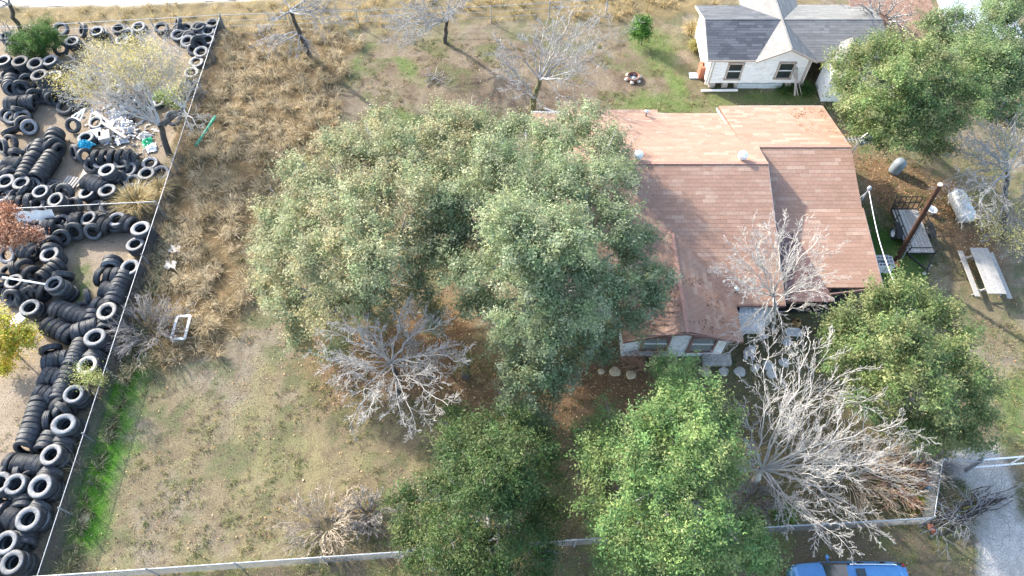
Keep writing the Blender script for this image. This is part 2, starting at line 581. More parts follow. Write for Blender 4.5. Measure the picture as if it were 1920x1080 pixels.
# tall dry grass: arching tufts
def tufts(name, dens, keys, per, hl, hh, ramp, mat=None, lean=(.35, 1.0), spread=.16):
    n = int(68 * 44 * dens)
    x, y = rng.uniform(-34, 34, n), rng.uniform(3, 44, n)
    k = in_view(x, y)
    x, y = x[k], y[k]
    w = zones(x, y)
    wt = np.max([w[q] for q in keys], axis=0) * (1 - w['road']) * (1 - w['yard'] * (.92 if 'weeds' not in keys else .2))
    if 'tall' in keys: wt = wt * (1 - .7 * w['weeds'])
    k = rng.random(len(x)) < wt * (.35 + .9 * fbm(x * .8, y * .8, 91))
    x, y = x[k], y[k]
    m = len(x)
    t = fbm(x * .45, y * .45, 93) * .7 + rng.random(m) * .5
    ramp = np.array(ramp)
    q = np.clip(t, 0, .999) * (len(ramp) - 1)
    c0 = ramp[q.astype(int)] * (1 - (q % 1))[:, None] + ramp[np.minimum(q.astype(int) + 1, len(ramp) - 1)] * (q % 1)[:, None]
    big = rng.uniform(.6, 1.25, m)
    wind = rng.uniform(0, 6.28, m)
    X, Y = np.repeat(x, per), np.repeat(y, per)
    N = len(X)
    a = rng.uniform(0, 6.28, N)
    a = np.where(rng.random(N) < .4, np.repeat(wind, per) + rng.normal(0, .5, N), a)
    r = np.abs(rng.normal(0, spread, N))
    X, Y = X + r * np.cos(a), Y + r * np.sin(a)
    pos = np.stack([X, Y, ground_height(X, Y) - .02], 1)
    L = rng.uniform(hl, hh, N) * np.repeat(big, per)
    col = np.repeat(c0, per, 0) * rng.uniform(.65, 1.4, N)[:, None]
    return blades(name, pos, L, rng.uniform(.012, .026, N), rng.uniform(*lean, N), a, col, mat or M['blade'])


tufts('tall_dry_grass', 4.2, ['tall'], 52, .35, .8, [(.09, .077, .038), (.2, .155, .08), (.32, .242, .13), (.4, .32, .19), (.44, .365, .24), (.27, .21, .115), (.15, .14, .065)])
tufts('roadside_grass', 1.8, ['verge'], 30, .35, .75, [(.13, .11, .045), (.26, .19, .08), (.38, .28, .13), (.4, .32, .17), (.2, .17, .06)])
tufts('fence_weeds', 22, ['weeds'], 24, .35, .85, [(.06, .06, .04), (.1, .1, .06), (.12, .13, .07), (.2, .19, .12), (.09, .09, .06)], lean=(.3, .9), spread=.08)


# short lawn blades coloured like the ground they grow on
def lawn(name, n, keep, hl, hh, vary=(.6, 1.45), wid=(.012, .03), lift=1.0):
    x, y = rng.uniform(-30, 30, n), rng.uniform(3.5, 42, n)
    k = in_view(x, y, 20)
    x, y = x[k], y[k]
    w = zones(x, y)
    k = rng.random(len(x)) < keep(w, x, y)
    x, y = x[k], y[k]
    w = {q: v[k] for q, v in w.items()}
    m = len(x)
    col = ground_color(x, y, w) * rng.uniform(*vary, m)[:, None] * lift
    pos = np.stack([x, y, ground_height(x, y, w) - .01], 1)
    return blades(name, pos, rng.uniform(hl, hh, m), rng.uniform(*wid, m), rng.uniform(.3, 1.1, m), rng.uniform(0, 6.28, m), col, M['blade'])


bare = lambda w: (1 - w['road']) * (1 - w['drive'] * .93) * (1 - w['tall']) * (1 - w['verge'])
lawn('lawn_grass', 230000, lambda w, x, y: bare(w) * (1 - .85 * w['yard']) * (1 - .6 * np.maximum(w['litter'], w['litter2'])) * (1 - .5 * w['backdirt']) * (.15 + 1.0 * sstep(.35, .65, fbm(x * 1.1, y * 1.1, 33))), .04, .11, vary=(.45, 1.7))
lawn('green_grass', 300000, lambda w, x, y: np.maximum.reduce([w['green'], w['grass_house'] * .9, w['patch'] * .7]) * (1 - w['drive']), .05, .12, lift=1.1)


def lawn_tufts(n):
    x, y = rng.uniform(-24, 24, n), rng.uniform(3.5, 38, n)
    k = in_view(x, y, 20)
    x, y = x[k], y[k]
    w = zones(x, y)
    k = rng.random(len(x)) < bare(w) * (1 - .8 * w['yard']) * (1 - w['green']) * sstep(.42, .62, fbm(x * .9 + 7, y * .9, 133))
    x, y = x[k], y[k]
    m, per = len(x), 9
    ramp = np.array([(.1, .14, .04), (.16, .17, .06), (.3, .26, .11), (.38, .31, .17), (.13, .1, .06), (.22, .2, .08)])
    c0 = ramp[rng.integers(0, len(ramp), m)]
    X, Y = np.repeat(x, per) + rng.normal(0, .06, m * per), np.repeat(y, per) + rng.normal(0, .06, m * per)
    N = m * per
    return blades('lawn_tufts', np.stack([X, Y, np.zeros(N)], 1), rng.uniform(.07, .2, N), rng.uniform(.012, .024, N), rng.uniform(.4, 1.1, N), rng.uniform(0, 6.28, N), np.repeat(c0, per, 0) * rng.uniform(.7, 1.3, N)[:, None], M['blade'])


lawn_tufts(26000)

# fallen leaves
def leaf_litter(name, n, keep, cols, size=(.05, .11), z0=.02, hfun=None, xr=(-30, 30), yr=(3.5, 42)):
    x, y = rng.uniform(*xr, n), rng.uniform(*yr, n)
    k = in_view(x, y, 20)
    x, y = x[k], y[k]
    w = zones(x, y)
    k = rng.random(len(x)) < keep(w, x, y)
    x, y = x[k], y[k]
    m = len(x)
    z = (ground_height(x, y) if hfun is None else hfun(x, y)) + rng.uniform(.005, z0 + .02, m)
    a = rng.uniform(0, 6.28, m)
    L, Wd = rng.uniform(*size, m), rng.uniform(.4, .75, m)
    u = np.stack([np.cos(a), np.sin(a), rng.normal(0, .35, m)], 1) * L[:, None] / 2
    v = np.stack([-np.sin(a), np.cos(a), rng.normal(0, .35, m)], 1) * (L * Wd)[:, None] / 2
    p = np.stack([x, y, z], 1)
    V = np.stack([p - u, p + v, p + u, p - v], 1).reshape(-1, 3)
    F = np.arange(m * 4).reshape(-1, 4)
    cols = np.array(cols)
    cc = cols[rng.integers(0, len(cols), m)] * rng.uniform(.7, 1.3, m)[:, None]
    return tag(link(name, np_mesh(name, V, F, M['dry_leaf'], np.repeat(cc, 4, 0))), kind='stuff')


leaf_litter('fallen_leaves', 150000, lambda w, x, y: np.clip(np.maximum(w['litter'] * .75, w['litter2'] * .95) + w['front'] * .3 + .06 + .1 * w['strip'], 0, 1) * bare(w) * (1 - w['yard']),
            [(.34, .2, .1), (.42, .27, .14), (.25, .14, .07), (.5, .36, .22), (.2, .12, .07), (.38, .19, .08)])

# road and driveway sheets
m_ = MB()
m_.add(strip_mesh([(-500, -45), (640, -45), (560, -8), (420, 2), (280, 8), (120, 12), (-60, 17), (-500, 30)], .05), [tuple(range(8))[::-1]])
tag(m_.build('dirt_road', M['road']), kind='structure')

# ------------------------------------------------------------------ houses
TINTS = np.array([(.27, .166, .118), (.285, .176, .126), (.255, .156, .11), (.3, .2, .147), (.274, .17, .122), (.325, .225, .168)])
SHINGLE_MESHES = {}


def shingle_mesh(w, h, t, tint, key, mat):
    k = (key, tint)
    if k not in SHINGLE_MESHES:
        b = MB()
        x, y = w / 2, h / 2
        # a tab: thick at the lower edge, thin under the course above
        b.add([(-x, -y, .004), (x, -y, .004), (x, y, 0), (-x, y, 0), (-x, -y, .003 + t), (x, -y, .003 + t), (x, y, .003), (-x, y, .003)],
              [(0, 3, 2, 1), (4, 5, 6, 7), (0, 1, 5, 4), (1, 2, 6, 5), (2, 3, 7, 6), (3, 0, 4, 7)])
        me = b.mesh('shingle', mat)
        a = me.attributes.new('col', 'FLOAT_COLOR', 'POINT')
        a.data.foreach_set('color', np.tile(np.array([*TINT_SETS[key][tint], 1], np.float32), 8))
        SHINGLE_MESHES[k] = me
    return SHINGLE_MESHES[k]


TINTS = TINTS * np.array((1.02, 1.0, .99))
TINT_SETS = {'brown': TINTS, 'plum_shade': TINTS * np.array((.4, .38, .48)), 'weathered': np.array([(.3, .29, .27), (.34, .33, .305), (.27, .262, .245), (.38, .365, .34), (.31, .3, .28), (.4, .385, .36)]) * .5, 'asphalt': np.array([(.1, .105, .115), (.13, .135, .145), (.085, .09, .1), (.16, .165, .175), (.115, .12, .13), (.2, .205, .21)]) * .62}  # dark brown set holds cast shade, pale grey set sunlight, as shingle colour


def roof_plane(house, name, A, B, Cc, D, key='brown', mat=None, tab=.30, exp=.2, thick=.1, budget=0, drop=None, keyfun=None, tint_rows=True, deck=True):
    """A,B eave ends, Cc,D ridge ends (B under Cc, A under D); shingles laid in courses"""
    A, B, Cc, D = [Vector(q) for q in (A, B, Cc, D)]
    mat = mat or M['shingle']
    off = -house.location
    u = (B - A).normalized()
    nrm = u.cross((D - A)).normalized()
    if nrm.z < 0: nrm = -nrm
    up = nrm.cross(u).normalized()
    if up.z < 0: up = -up
    b = MB()
    b.prism([A, B, Cc, D], -nrm * thick)
    roof = b.build(name, M['decking'] if key not in ('asphalt', 'weathered') else M['trim_tan'], house, loc=off)
    H = max((D - A).dot(up), (Cc - A).dot(up))
    rows = int(H / exp)
    exp = H / rows
    W = (B - A).length
    a0, d0, b0, c0 = 0, (D - A).dot(u), W, (Cc - A).dot(u)
    R = Matrix((u, up, nrm)).transposed()
    V, F, Cl = [], [], []
    indiv = []
    for r in range(rows):
        t = (r + .5) / rows
        xl, xr = a0 + (d0 - a0) * t, b0 + (c0 - b0) * t
        x = xl - (tab / 2 if r % 2 else 0)
        base_t = 0
        run = 0
        while x < xr - .02:
            w = tab
            l, rr = max(x, xl), min(x + w, xr)
            x += w
            if rr - l < .05: continue
            if run <= 0:
                base_t = random.choice([0, 0, 1, 1, 2, 4, 4, 3, 3, 5] if tint_rows else [0, 1, 2, 3, 4])
                run = random.randint(1, 3) if base_t in (3, 5) else random.randint(1, 4)
            run -= 1
            c = A + u * ((l + rr) / 2) + up * ((r + .5) * exp) + nrm * .006
            if drop and drop(c): continue
            kf = keyfun(c) if keyfun else key
            full = abs((rr - l) - w) < 1e-4
            if full and len(indiv) < budget:
                indiv.append((c, kf, base_t))
                continue
            ww, hh, th = (rr - l) / 2 - .003, exp * .62, .006
            n = len(V)
            cy = exp * .12
            for (sx, sy, sz) in ((-1, -1, .004), (1, -1, .004), (1, 1, 0), (-1, 1, 0), (-1, -1, .004 + th), (1, -1, .004 + th), (1, 1, .003), (-1, 1, .003)):
                q = c + R @ Vector((sx * ww, sy * hh + cy, sz + random.uniform(-.001, .001)))
                V.append(tuple(q))
            F += [(n + 4, n + 5, n + 6, n + 7), (n, n + 1, n + 5, n + 4), (n + 1, n + 2, n + 6, n + 5), (n + 3, n, n + 4, n + 7)]
            tt = TINT_SETS[kf][base_t] * random.uniform(.93, 1.07)
            Cl += [tt] * 8
    for c, kf, bt in indiv:
        me = shingle_mesh(tab - .006, exp * 1.24, .006, bt, kf, mat)
        o = link('shingle', me, roof)
        o.matrix_local = Matrix.Translation(c + R @ Vector((0, exp * .12, 0))) @ R.to_4x4()
    if V:
        s = link('shingles', np_mesh('shingles', np.array(V), np.array(F), mat, np.array(Cl)), roof)
        s['kind'] = 'stuff'
    return roof


def window(house, c, w, h, facing, frame_mat, glass=None, sash=True, name='window', label=None):
    """window on a wall facing -Y ('s'), built round its centre c"""
    off = Vector(c) - house.location
    ang = {'s': 0, 'w': -math.pi / 2, 'e': math.pi / 2}[facing]
    b = MB()
    t = .09
    for cx, cz, sx, sz in ((0, h / 2, w + 2 * t, t), (0, -h / 2, w + 2 * t + .06, t), (-w / 2 - t / 2, 0, t, h), (w / 2 + t / 2, 0, t, h)):
        b.box((cx, -.03, cz), (sx, .1, sz))
    f = b.build(name, frame_mat, house, loc=off, rot=(0, 0, ang))
    if label: f['label'] = label
    for k in (0, 1):
        g = MB().box((0, .0 + .012 * k, (-.25 + .5 * k) * (h - t)), (w, .012, (h - t) / 2 - .02))
        g.build('pane', glass or M['glass'], f)
    if sash:
        MB().box((0, -.012, 0), (w, .05, .05)).build('sash', M['white_paint'], f)
    return f


# main house -------------------------------------------------------
house = thing('brick_roofed_house', (8.5, 20.0, 0), 'low house with brown shingle roof and front gable wing beside big oaks', 'house')
house.name = 'shingled_house'
OFF = -house.location
RL = dict(ridge=(23.1, 4.2), eave_b=(28.2, 2.62), eave_f=(16.4, 2.4))
xL0, xL1, xR = 1.0, 12.05, 16.55
# left section
roof_plane(house, 'roof', (xL1, 28.1, 2.63), (xL0, 28.1, 2.63), (xL0, 23.1, 4.2), (xL1, 23.1, 4.2))
roof_plane(house, 'roof', (xL0, 16.4, 2.4), (xL1, 16.4, 2.4), (xL1, 23.1, 4.2), (xL0, 23.1, 4.2), budget=0,
           drop=lambda c: 4.9 < c.x < 9.6 and c.z < 3.35 - abs(c.x - 7.27) * .3725 - .03 and c.y < 19.5)
roof_plane(house, 'roof', (7.72, 28.5, 2.51), (xL0 + 2, 28.5, 2.51), (xL0 + 2, 28.05, 2.65), (7.72, 28.05, 2.65))
# right section and the flatter porch in front
roof_plane(house, 'roof', (xR, 28.7, 2.6), (11.0, 28.7, 2.6), (11.3, 24.67, 3.7), (xR, 24.67, 3.7))
roof_plane(house, 'roof', (xL1, 21.4, 2.92), (xR, 21.4, 2.92), (xR, 24.67, 3.7), (xL1, 24.67, 3.7))
roof_plane(house, 'porch_roof', (12.05, 17.3, 2.4), (16.62, 17.3, 2.4), (16.62, 21.4, 2.92), (12.05, 21.4, 2.92), budget=150)
roof_plane(house, 'porch_shade_slab', (12.08, 16.6, 2.32), (14.3, 16.6, 2.32), (13.1, 20.0, 2.77), (12.08, 20.0, 2.77), key='plum_shade', thick=.03)  # slanted slab added for a cast shadow, its shade put into the shingle colour
# front gable wing
wing_drop = lambda c: c.z < 2.4 + (c.y - 16.4) * .2687 - .05 and c.y > 16.4
roof_plane(house, 'wing_roof', (9.83, 14.5, 2.4), (9.83, 20.2, 2.4), (7.27, 20.2, 3.35), (7.27, 14.5, 3.35), budget=150, drop=wing_drop)
roof_plane(house, 'wing_roof', (4.72, 20.2, 2.4), (4.72, 14.5, 2.4), (7.27, 14.5, 3.35), (7.27, 20.2, 3.35), drop=wing_drop)
# ridge caps
b = MB()
b.bar((xL0, 23.1, 4.225), (xL1, 23.1, 4.225), .16, .03)
b.bar((xL1, 24.67, 3.725), (xR, 24.67, 3.725), .16, .03)
b.bar((7.27, 14.45, 3.375), (7.27, 19.6, 3.375), .16, .03)
b.build('ridge_cap', material('ridge_cap', (.3, .16, .115), (.38, .22, .17), 8, .9), house, loc=OFF)
# fascia boards and rakes
b = MB()
for a_, c_ in (((xL1 + .02, 28.0, 2.6), (xL1 + .02, 24.7, 3.64)), ((xR + .02, 28.75, 2.54), (xR + .02, 24.67, 3.64)), ((xR + .02, 24.67, 3.64), (xR + .02, 21.4, 2.86)), ((16.65, 21.4, 2.86), (16.65, 17.35, 2.36)),
               ((xL1, 28.06, 2.6), (xL0, 28.36, 2.54)), ((12.1, 28.8, 2.52), (xR, 28.8, 2.52)), ((xL1 + .03, 23.1, 4.12), (xL1 + .03, 16.4, 2.32)), ((xL0, 16.37, 2.32), (4.7, 16.37, 2.32)),
               ((4.69, 14.75, 2.33), (4.69, 16.4, 2.33)), ((10.9, 28.6, 2.55), (11.25, 24.67, 3.62))):
    a_, c_ = Vector(a_) - Vector((0, 0, .05)), Vector(c_) - Vector((0, 0, .05))
    MB().bar(a_, c_, .022, .11).build('fascia', M['white_paint'], house, loc=OFF)
b = MB()
for a_, c_ in (((4.72, 14.72, 2.34), (7.27, 14.42, 3.29)), ((7.27, 14.42, 3.29), (9.83, 14.52, 2.34)), ((9.86, 14.55, 2.34), (9.86, 16.4, 2.34)), ((12.05, 16.71, 2.27), (14.4, 17.02, 2.31)), ((14.4, 17.02, 2.31), (16.62, 17.31, 2.35)), ((9.86, 16.37, 2.33), (12.05, 16.37, 2.33))):
    b.bar(a_, c_, .035, .15)
b.build('rake_board', M['trim_brown'], house, loc=OFF)
# walls
b = MB()
b.prism([(5.0, 15.1, 0), (9.5, 15.1, 0), (9.5, 15.1, 2.42), (7.27, 15.1, 3.22), (5.0, 15.1, 2.42)], (0, .12, 0))
b.build('front_wall', M['siding'], house, loc=OFF)
b = MB()
b.box((5.05, 16.3, 1.18), (.12, 2.2, 2.36))
b.box((9.45, 15.9, 1.18), (.12, 1.3, 2.36))
b.box((10.75, 16.75, 1.15), (2.6, .12, 2.3))
b.box((12.0, 18.2, 1.2), (.12, 2.8, 2.4))
b.box((14.2, 19.6, 1.25), (4.4, .12, 2.5))
b.box((16.3, 23.9, 1.25), (.12, 8.6, 2.5))
b.box((14.0, 28.3, 1.25), (4.6, .12, 2.5))
b.box((6.6, 27.7, 1.2), (10.6, .12, 2.4))
b.box((1.3, 22.3, 1.15), (.12, 10.8, 2.3))
b.box((3.2, 17.0, 1.1), (3.6, .12, 2.2))
b.prism([(xL1 - .1, 16.6, 2.1), (xL1 - .1, 28.0, 2.1), (xL1 - .1, 28.0, 2.5), (xL1 - .1, 23.1, 4.02), (xL1 - .1, 16.6, 2.3)], (.1, 0, 0))
b.prism([(16.24, 19.8, 2.3), (16.24, 28.2, 2.3), (16.24, 28.2, 2.55), (16.24, 24.67, 3.52), (16.24, 21.4, 2.75), (16.24, 19.8, 2.5)], (.1, 0, 0))
b.build('wall', M['siding'], house, loc=OFF)
for x_ in (12.2, 14.4, 16.35):
    b = MB()
    b.box((x_, 17.5, 1.12), (.12, .12, 2.24))
    b.build('porch_post', M['trim_brown'], house, loc=OFF)
MB().box((14.2, 18.5, .04), (4.3, 2.2, .1)).build('porch_floor', M['near_black'], house, loc=OFF)  # shade under the porch roof put into the floor's near-black colour
MB().box((9.3, 14.82, .14), (1.3, .5, .28), bev=.03).build('front_step', M['concrete'], house, loc=OFF)
b = MB()
for i_ in range(9):
    b.box((7.25, 15.085, .25 + i_ * .24), (4.5, .02, .02))
b.build('siding_lap', M['siding'], house, loc=OFF)
window(house, (6.35, 15.06, 1.3), 1.05, 1.1, 's', M['trim_brown'], M['screen'], label='window in a brown frame with twigs before it')
window(house, (8.45, 15.06, 1.25), 1.0, 1.35, 's', M['trim_brown'], M['screen'], label='tall window with pale blinds near the front step')
window(house, (10.45, 16.66, 1.45), .8, 1.1, 's', M['trim_brown'])
MB().box((9.3, 15.085, 1.2), (.42, .03, 2.2)).build('corner_panel', M['white_paint'], house, loc=OFF)
# metal awning over the side window, roof vents, service mast
aw = MB()
aw.prism([(9.95, 15.55, 1.55), (11.2, 15.55, 1.55), (11.35, 16.66, 2.02), (10.2, 16.66, 2.02)], (0, 0, .03))
aw.prism([(9.95, 15.55, 1.30), (11.2, 15.55, 1.30), (11.2, 15.55, 1.55), (9.95, 15.55, 1.55)], (0, .025, 0))
for i_ in range(7):
    x_ = 10.0 + i_ * .195
    aw.bar((x_, 15.57, 1.585), (x_ + .2, 16.6, 2.04), .02, .02)
aw.build('window_awning', M['blue_grey'], house, loc=OFF)


def roof_vent(px, py, z, big=True):
    p = P(px, py, z)
    b = MB()
    if big:
        b.lathe([(.09, -.15), (.09, .2), (.12, .2), (.2, .26), (.22, .36), (.19, .46), (.1, .52), (.001, .535)], 18)
        for i in range(18):
            t = i / 18 * 6.283
            b.bar((.2 * math.cos(t), .2 * math.sin(t), .25), (.2 * math.cos(t + .25), .2 * math.sin(t + .25), .47), .05, .01)
    else:
        b.lathe([(.05, -.15), (.05, .28), (.12, .28), (.12, .34), (.001, .38)], 12)
    b.build('roof_vent', M['chrome' if not big else 'plastic_white'], house, loc=p + OFF)


roof_vent(1195, 300, 4.05)
roof_vent(1389, 301, 4.05)
roof_vent(1211, 217, 2.75, False)
roof_vent(1378, 548, 2.55, False)
ms = MB()
q0, q1 = P(1600, 378, 2.7), P(1611, 352, 3.75)
ms.tube((16.75, q0.y, 1.0), (16.75, q0.y, 3.6), .035)
ms.lathe([(.001, 3.8), (.09, 3.75), (.1, 3.62), (.04, 3.55)], 12, c=(16.75, q0.y, 0))
ms.tube((16.75, q0.y, 3.4), (16.4, q0.y - .1, 2.75), .02)
ms.build('service_mast', M['galv'], house, loc=OFF)
leaf_litter('roof_leaves', 1300, lambda w, x, y: sstep(.45, .6, fbm(x * 1.6, y * 1.6, 12)), [(.12, .06, .045), (.2, .1, .06), (.3, .19, .1)], (.05, .1), .02,
            lambda x, y: 3.37 - np.abs(x - 7.27) * .3725, (5.2, 9.4), (14.6, 17.8))
leaf_litter('roof_leaves', 500, lambda w, x, y: sstep(.5, .6, fbm(x * 1.6, y * 1.6, 14)), [(.3, .17, .09), (.36, .22, .12)], (.05, .1), .02,
            lambda x, y: 3.72 - (y - 24.67) * .2696, (14.5, 16.4), (26.0, 28.5))

# television aerial on the gable end
ta = thing('television_aerial', (16.75, 24.6, 0), 'small television aerial standing at the right gable end of the brown roof', 'aerial')
MB().tube((0, 0, 2.6), (0, 0, 4.4), .025).build('mast', M['galv'], ta)
b = MB()
b.bar((-.75, -.05, 4.25), (.25, .05, 4.25), .03, .03)
for i_ in range(6):
    x_ = -.7 + i_ * .17
    b.bar((x_, -.16 - .02 * i_, 4.25), (x_, .16 + .02 * i_, 4.25), .02, .02)
b.build('boom', M['galv'], ta)
b = MB()
for k_ in (-1, 1):
    b.bar((.22, 0, 4.25), (.4, 0, 4.25 + k_ * .3), .02, .5)
b.build('reflector', M['chrome'], ta)

# white house at the back ------------------------------------------
wh = thing('white_house', (15.5, 34.5, 0), 'small white weatherboard house with dark shingle roof behind the brown roof', 'house')
WO = -wh.location
yF, yR, yB, zE, zR = 32.82, 35.3, 37.8, 2.25, 3.08
KW = dict(key='asphalt', mat=M['asph_shingle'], tab=.3, exp=.17, tint_rows=False)
LT = TINT_SETS['asphalt']
xV, xc, xr_ = 13.85, 15.6, 17.35
roof_plane(wh, 'roof', (11.15, yF, zE), (14.02, yF, zE), (15.55, yR, zR), (11.15, yR, zR), budget=230, **KW)
roof_plane(wh, 'roof', (15.5, yB, zE), (11.15, yB, zE), (11.15, yR, zR), (15.55, yR, zR), **KW)
KW_SUNLIT = dict(KW, key='weathered')  # same shingles made paler, sunlight on these slopes put into their colour
roof_plane(wh, 'gable_roof', (xV, 41.0, zE - .02), (xV, 32.7, zE - .02), (xc, 32.7, zR + .03), (xc, 41.0, zR + .03), **KW_SUNLIT)
roof_plane(wh, 'gable_roof', (xr_, 32.7, zE - .02), (xr_, 41.0, zE - .02), (xc, 41.0, zR + .03), (xc, 32.7, zR + .03), **KW_SUNLIT)
roof_plane(wh, 'roof', (17.15, 32.75, zE - .04), (21.7, 32.75, zE - .04), (21.4, 35.3, zR), (15.65, 35.3, zR), **KW_SUNLIT)
roof_plane(wh, 'roof', (21.7, 37.9, zE - .04), (17.1, 37.9, zE - .04), (15.65, 35.3, zR), (21.4, 35.3, zR), **KW_SUNLIT)
roof_plane(wh, 'porch_gable', (18.2, 33.9, zE - .05), (18.2, 31.2, zE - .05), (19.3, 31.2, zR - .15), (19.3, 33.9, zR - .15), **KW_SUNLIT)
roof_plane(wh, 'porch_gable', (20.4, 31.2, zE - .05), (20.4, 33.9, zE - .05), (19.3, 33.9, zR - .15), (19.3, 31.2, zR - .15), **KW_SUNLIT)
b = MB()
b.prism([(11.55, 33.1, .35), (17.15, 33.1, .35), (17.15, 33.1, 2.25), (xc, 33.1, 2.92), (14.0, 33.1, 2.2), (11.55, 33.1, 2.2)], (0, .1, 0))
b.build('front_wall', M['white_paint'], wh, loc=WO)
b = MB()
b.prism([(11.5, 33.0, .3), (11.5, 37.4, .3), (11.5, 37.4, 2.2), (11.5, yR, 2.92), (11.5, 33.0, 2.2)], (.1, 0, 0))
b.box((17.2, 33.6, 1.3), (.1, 1.0, 1.9))
b.prism([(18.1, 32.0, .1), (18.1, 33.3, .1), (18.1, 33.3, 2.1), (18.1, 32.0, 2.1)], (.1, 0, 0))
b.box((19.4, 31.9, 1.1), (2.6, .1, 2.1))
b.box((21.3, 35.3, 1.1), (.1, 5.0, 2.1))
b.box((16.5, 40.8, 1.1), (3, .1, 2.2))
b.box((16.0, 37.6, 1.1), (9, .1, 2.2))
b.build('wall', M['white_paint'], wh, loc=WO)
b = MB()
for i_ in range(12):
    b.box((14.35, 33.09, .5 + i_ * .14), (5.5, .02, .012))
b.build('weatherboard_lap', M['white_paint'], wh, loc=WO)
b = MB()
b.bar((11.15, yF - .02, zE - .06), (14.0, yF - .02, zE - .06), .04, .12)
b.bar((xV, 32.67, zE - .06), (xc, 32.67, zR - .03), .04, .12)
b.bar((xc, 32.67, zR - .03), (xr_, 32.67, zE - .06), .04, .12)
b.bar((11.13, yF, zE - .06), (11.13, yR, zR - .05), .04, .12)
b.bar((11.13, yR, zR - .05), (11.13, yB, zE - .06), .04, .12)
b.build('rake_board', M['trim_tan'], wh, loc=WO)
for c_, s_ in (((11.62, 33.06, 1.25), (.14, .06, 1.95)), ((17.1, 33.06, 1.25), (.12, .06, 1.9)), ((11.47, 33.1, 1.25), (.06, .16, 1.95))):
    MB().box(c_, s_).build('corner_board', M['trim_tan'], wh, loc=WO)
b = MB()
for i_ in range(8):
    b.box((11.9 + i_ * .75, 33.2, .16), (.34, .3, .34), bev=.03)
b.build('pier', M['wood_board'], wh, loc=WO)
sk = MB().box((14.7, 33.02, .2), (2.6, .05, .34))
sk.build('skirting', M['blue_grey'], wh, loc=WO)
window(wh, P(1376, 131, 1.25) * 1.0, .75, 1.15, 's', M['trim_tan'], name='window')
window(wh, P(1470, 127, 1.3) * 1.0, .8, 1.15, 's', M['trim_tan'], name='window')
for w_ in [o for o in wh.children if o.name.startswith('window')]:
    w_.location.y = 33.07 - wh.location.y

# weathered shed with debris on the roof, behind the oak
sh = thing('old_shed', (23.0, 36.5, 0), 'rusty roofed shed beside the white house, half hidden by the oak', 'shed')
MB().box((0, 0, 1.0), (4.4, 3.6, 2.0)).build('wall', M['wood_board'], sh)
b = MB()
for i_ in range(14):
    b.bar((-2.4 + i_ * .36, -2.0, 2.05), (-2.4 + i_ * .36, 2.0, 2.4), .33, .03)
b.build('roof', material('rusty_roof', (.15, .085, .06), (.28, .18, .13), 3, .9, bump=.3), sh)
m2 = thing('metal_roofed_shed', (28.2, 37.0, 0), 'shed with a shiny pale metal roof glimpsed above the oak', 'shed')
MB().box((0, 0, .9), (3.6, 3.0, 1.8)).build('wall', M['wood_board'], m2)
b = MB()
for i_ in range(12):
    b.bar((-2.0 + i_ * .36, -1.8, 1.85), (-2.0 + i_ * .36, 1.8, 2.2), .34, .03)
b.build('roof', M['silver'], m2)

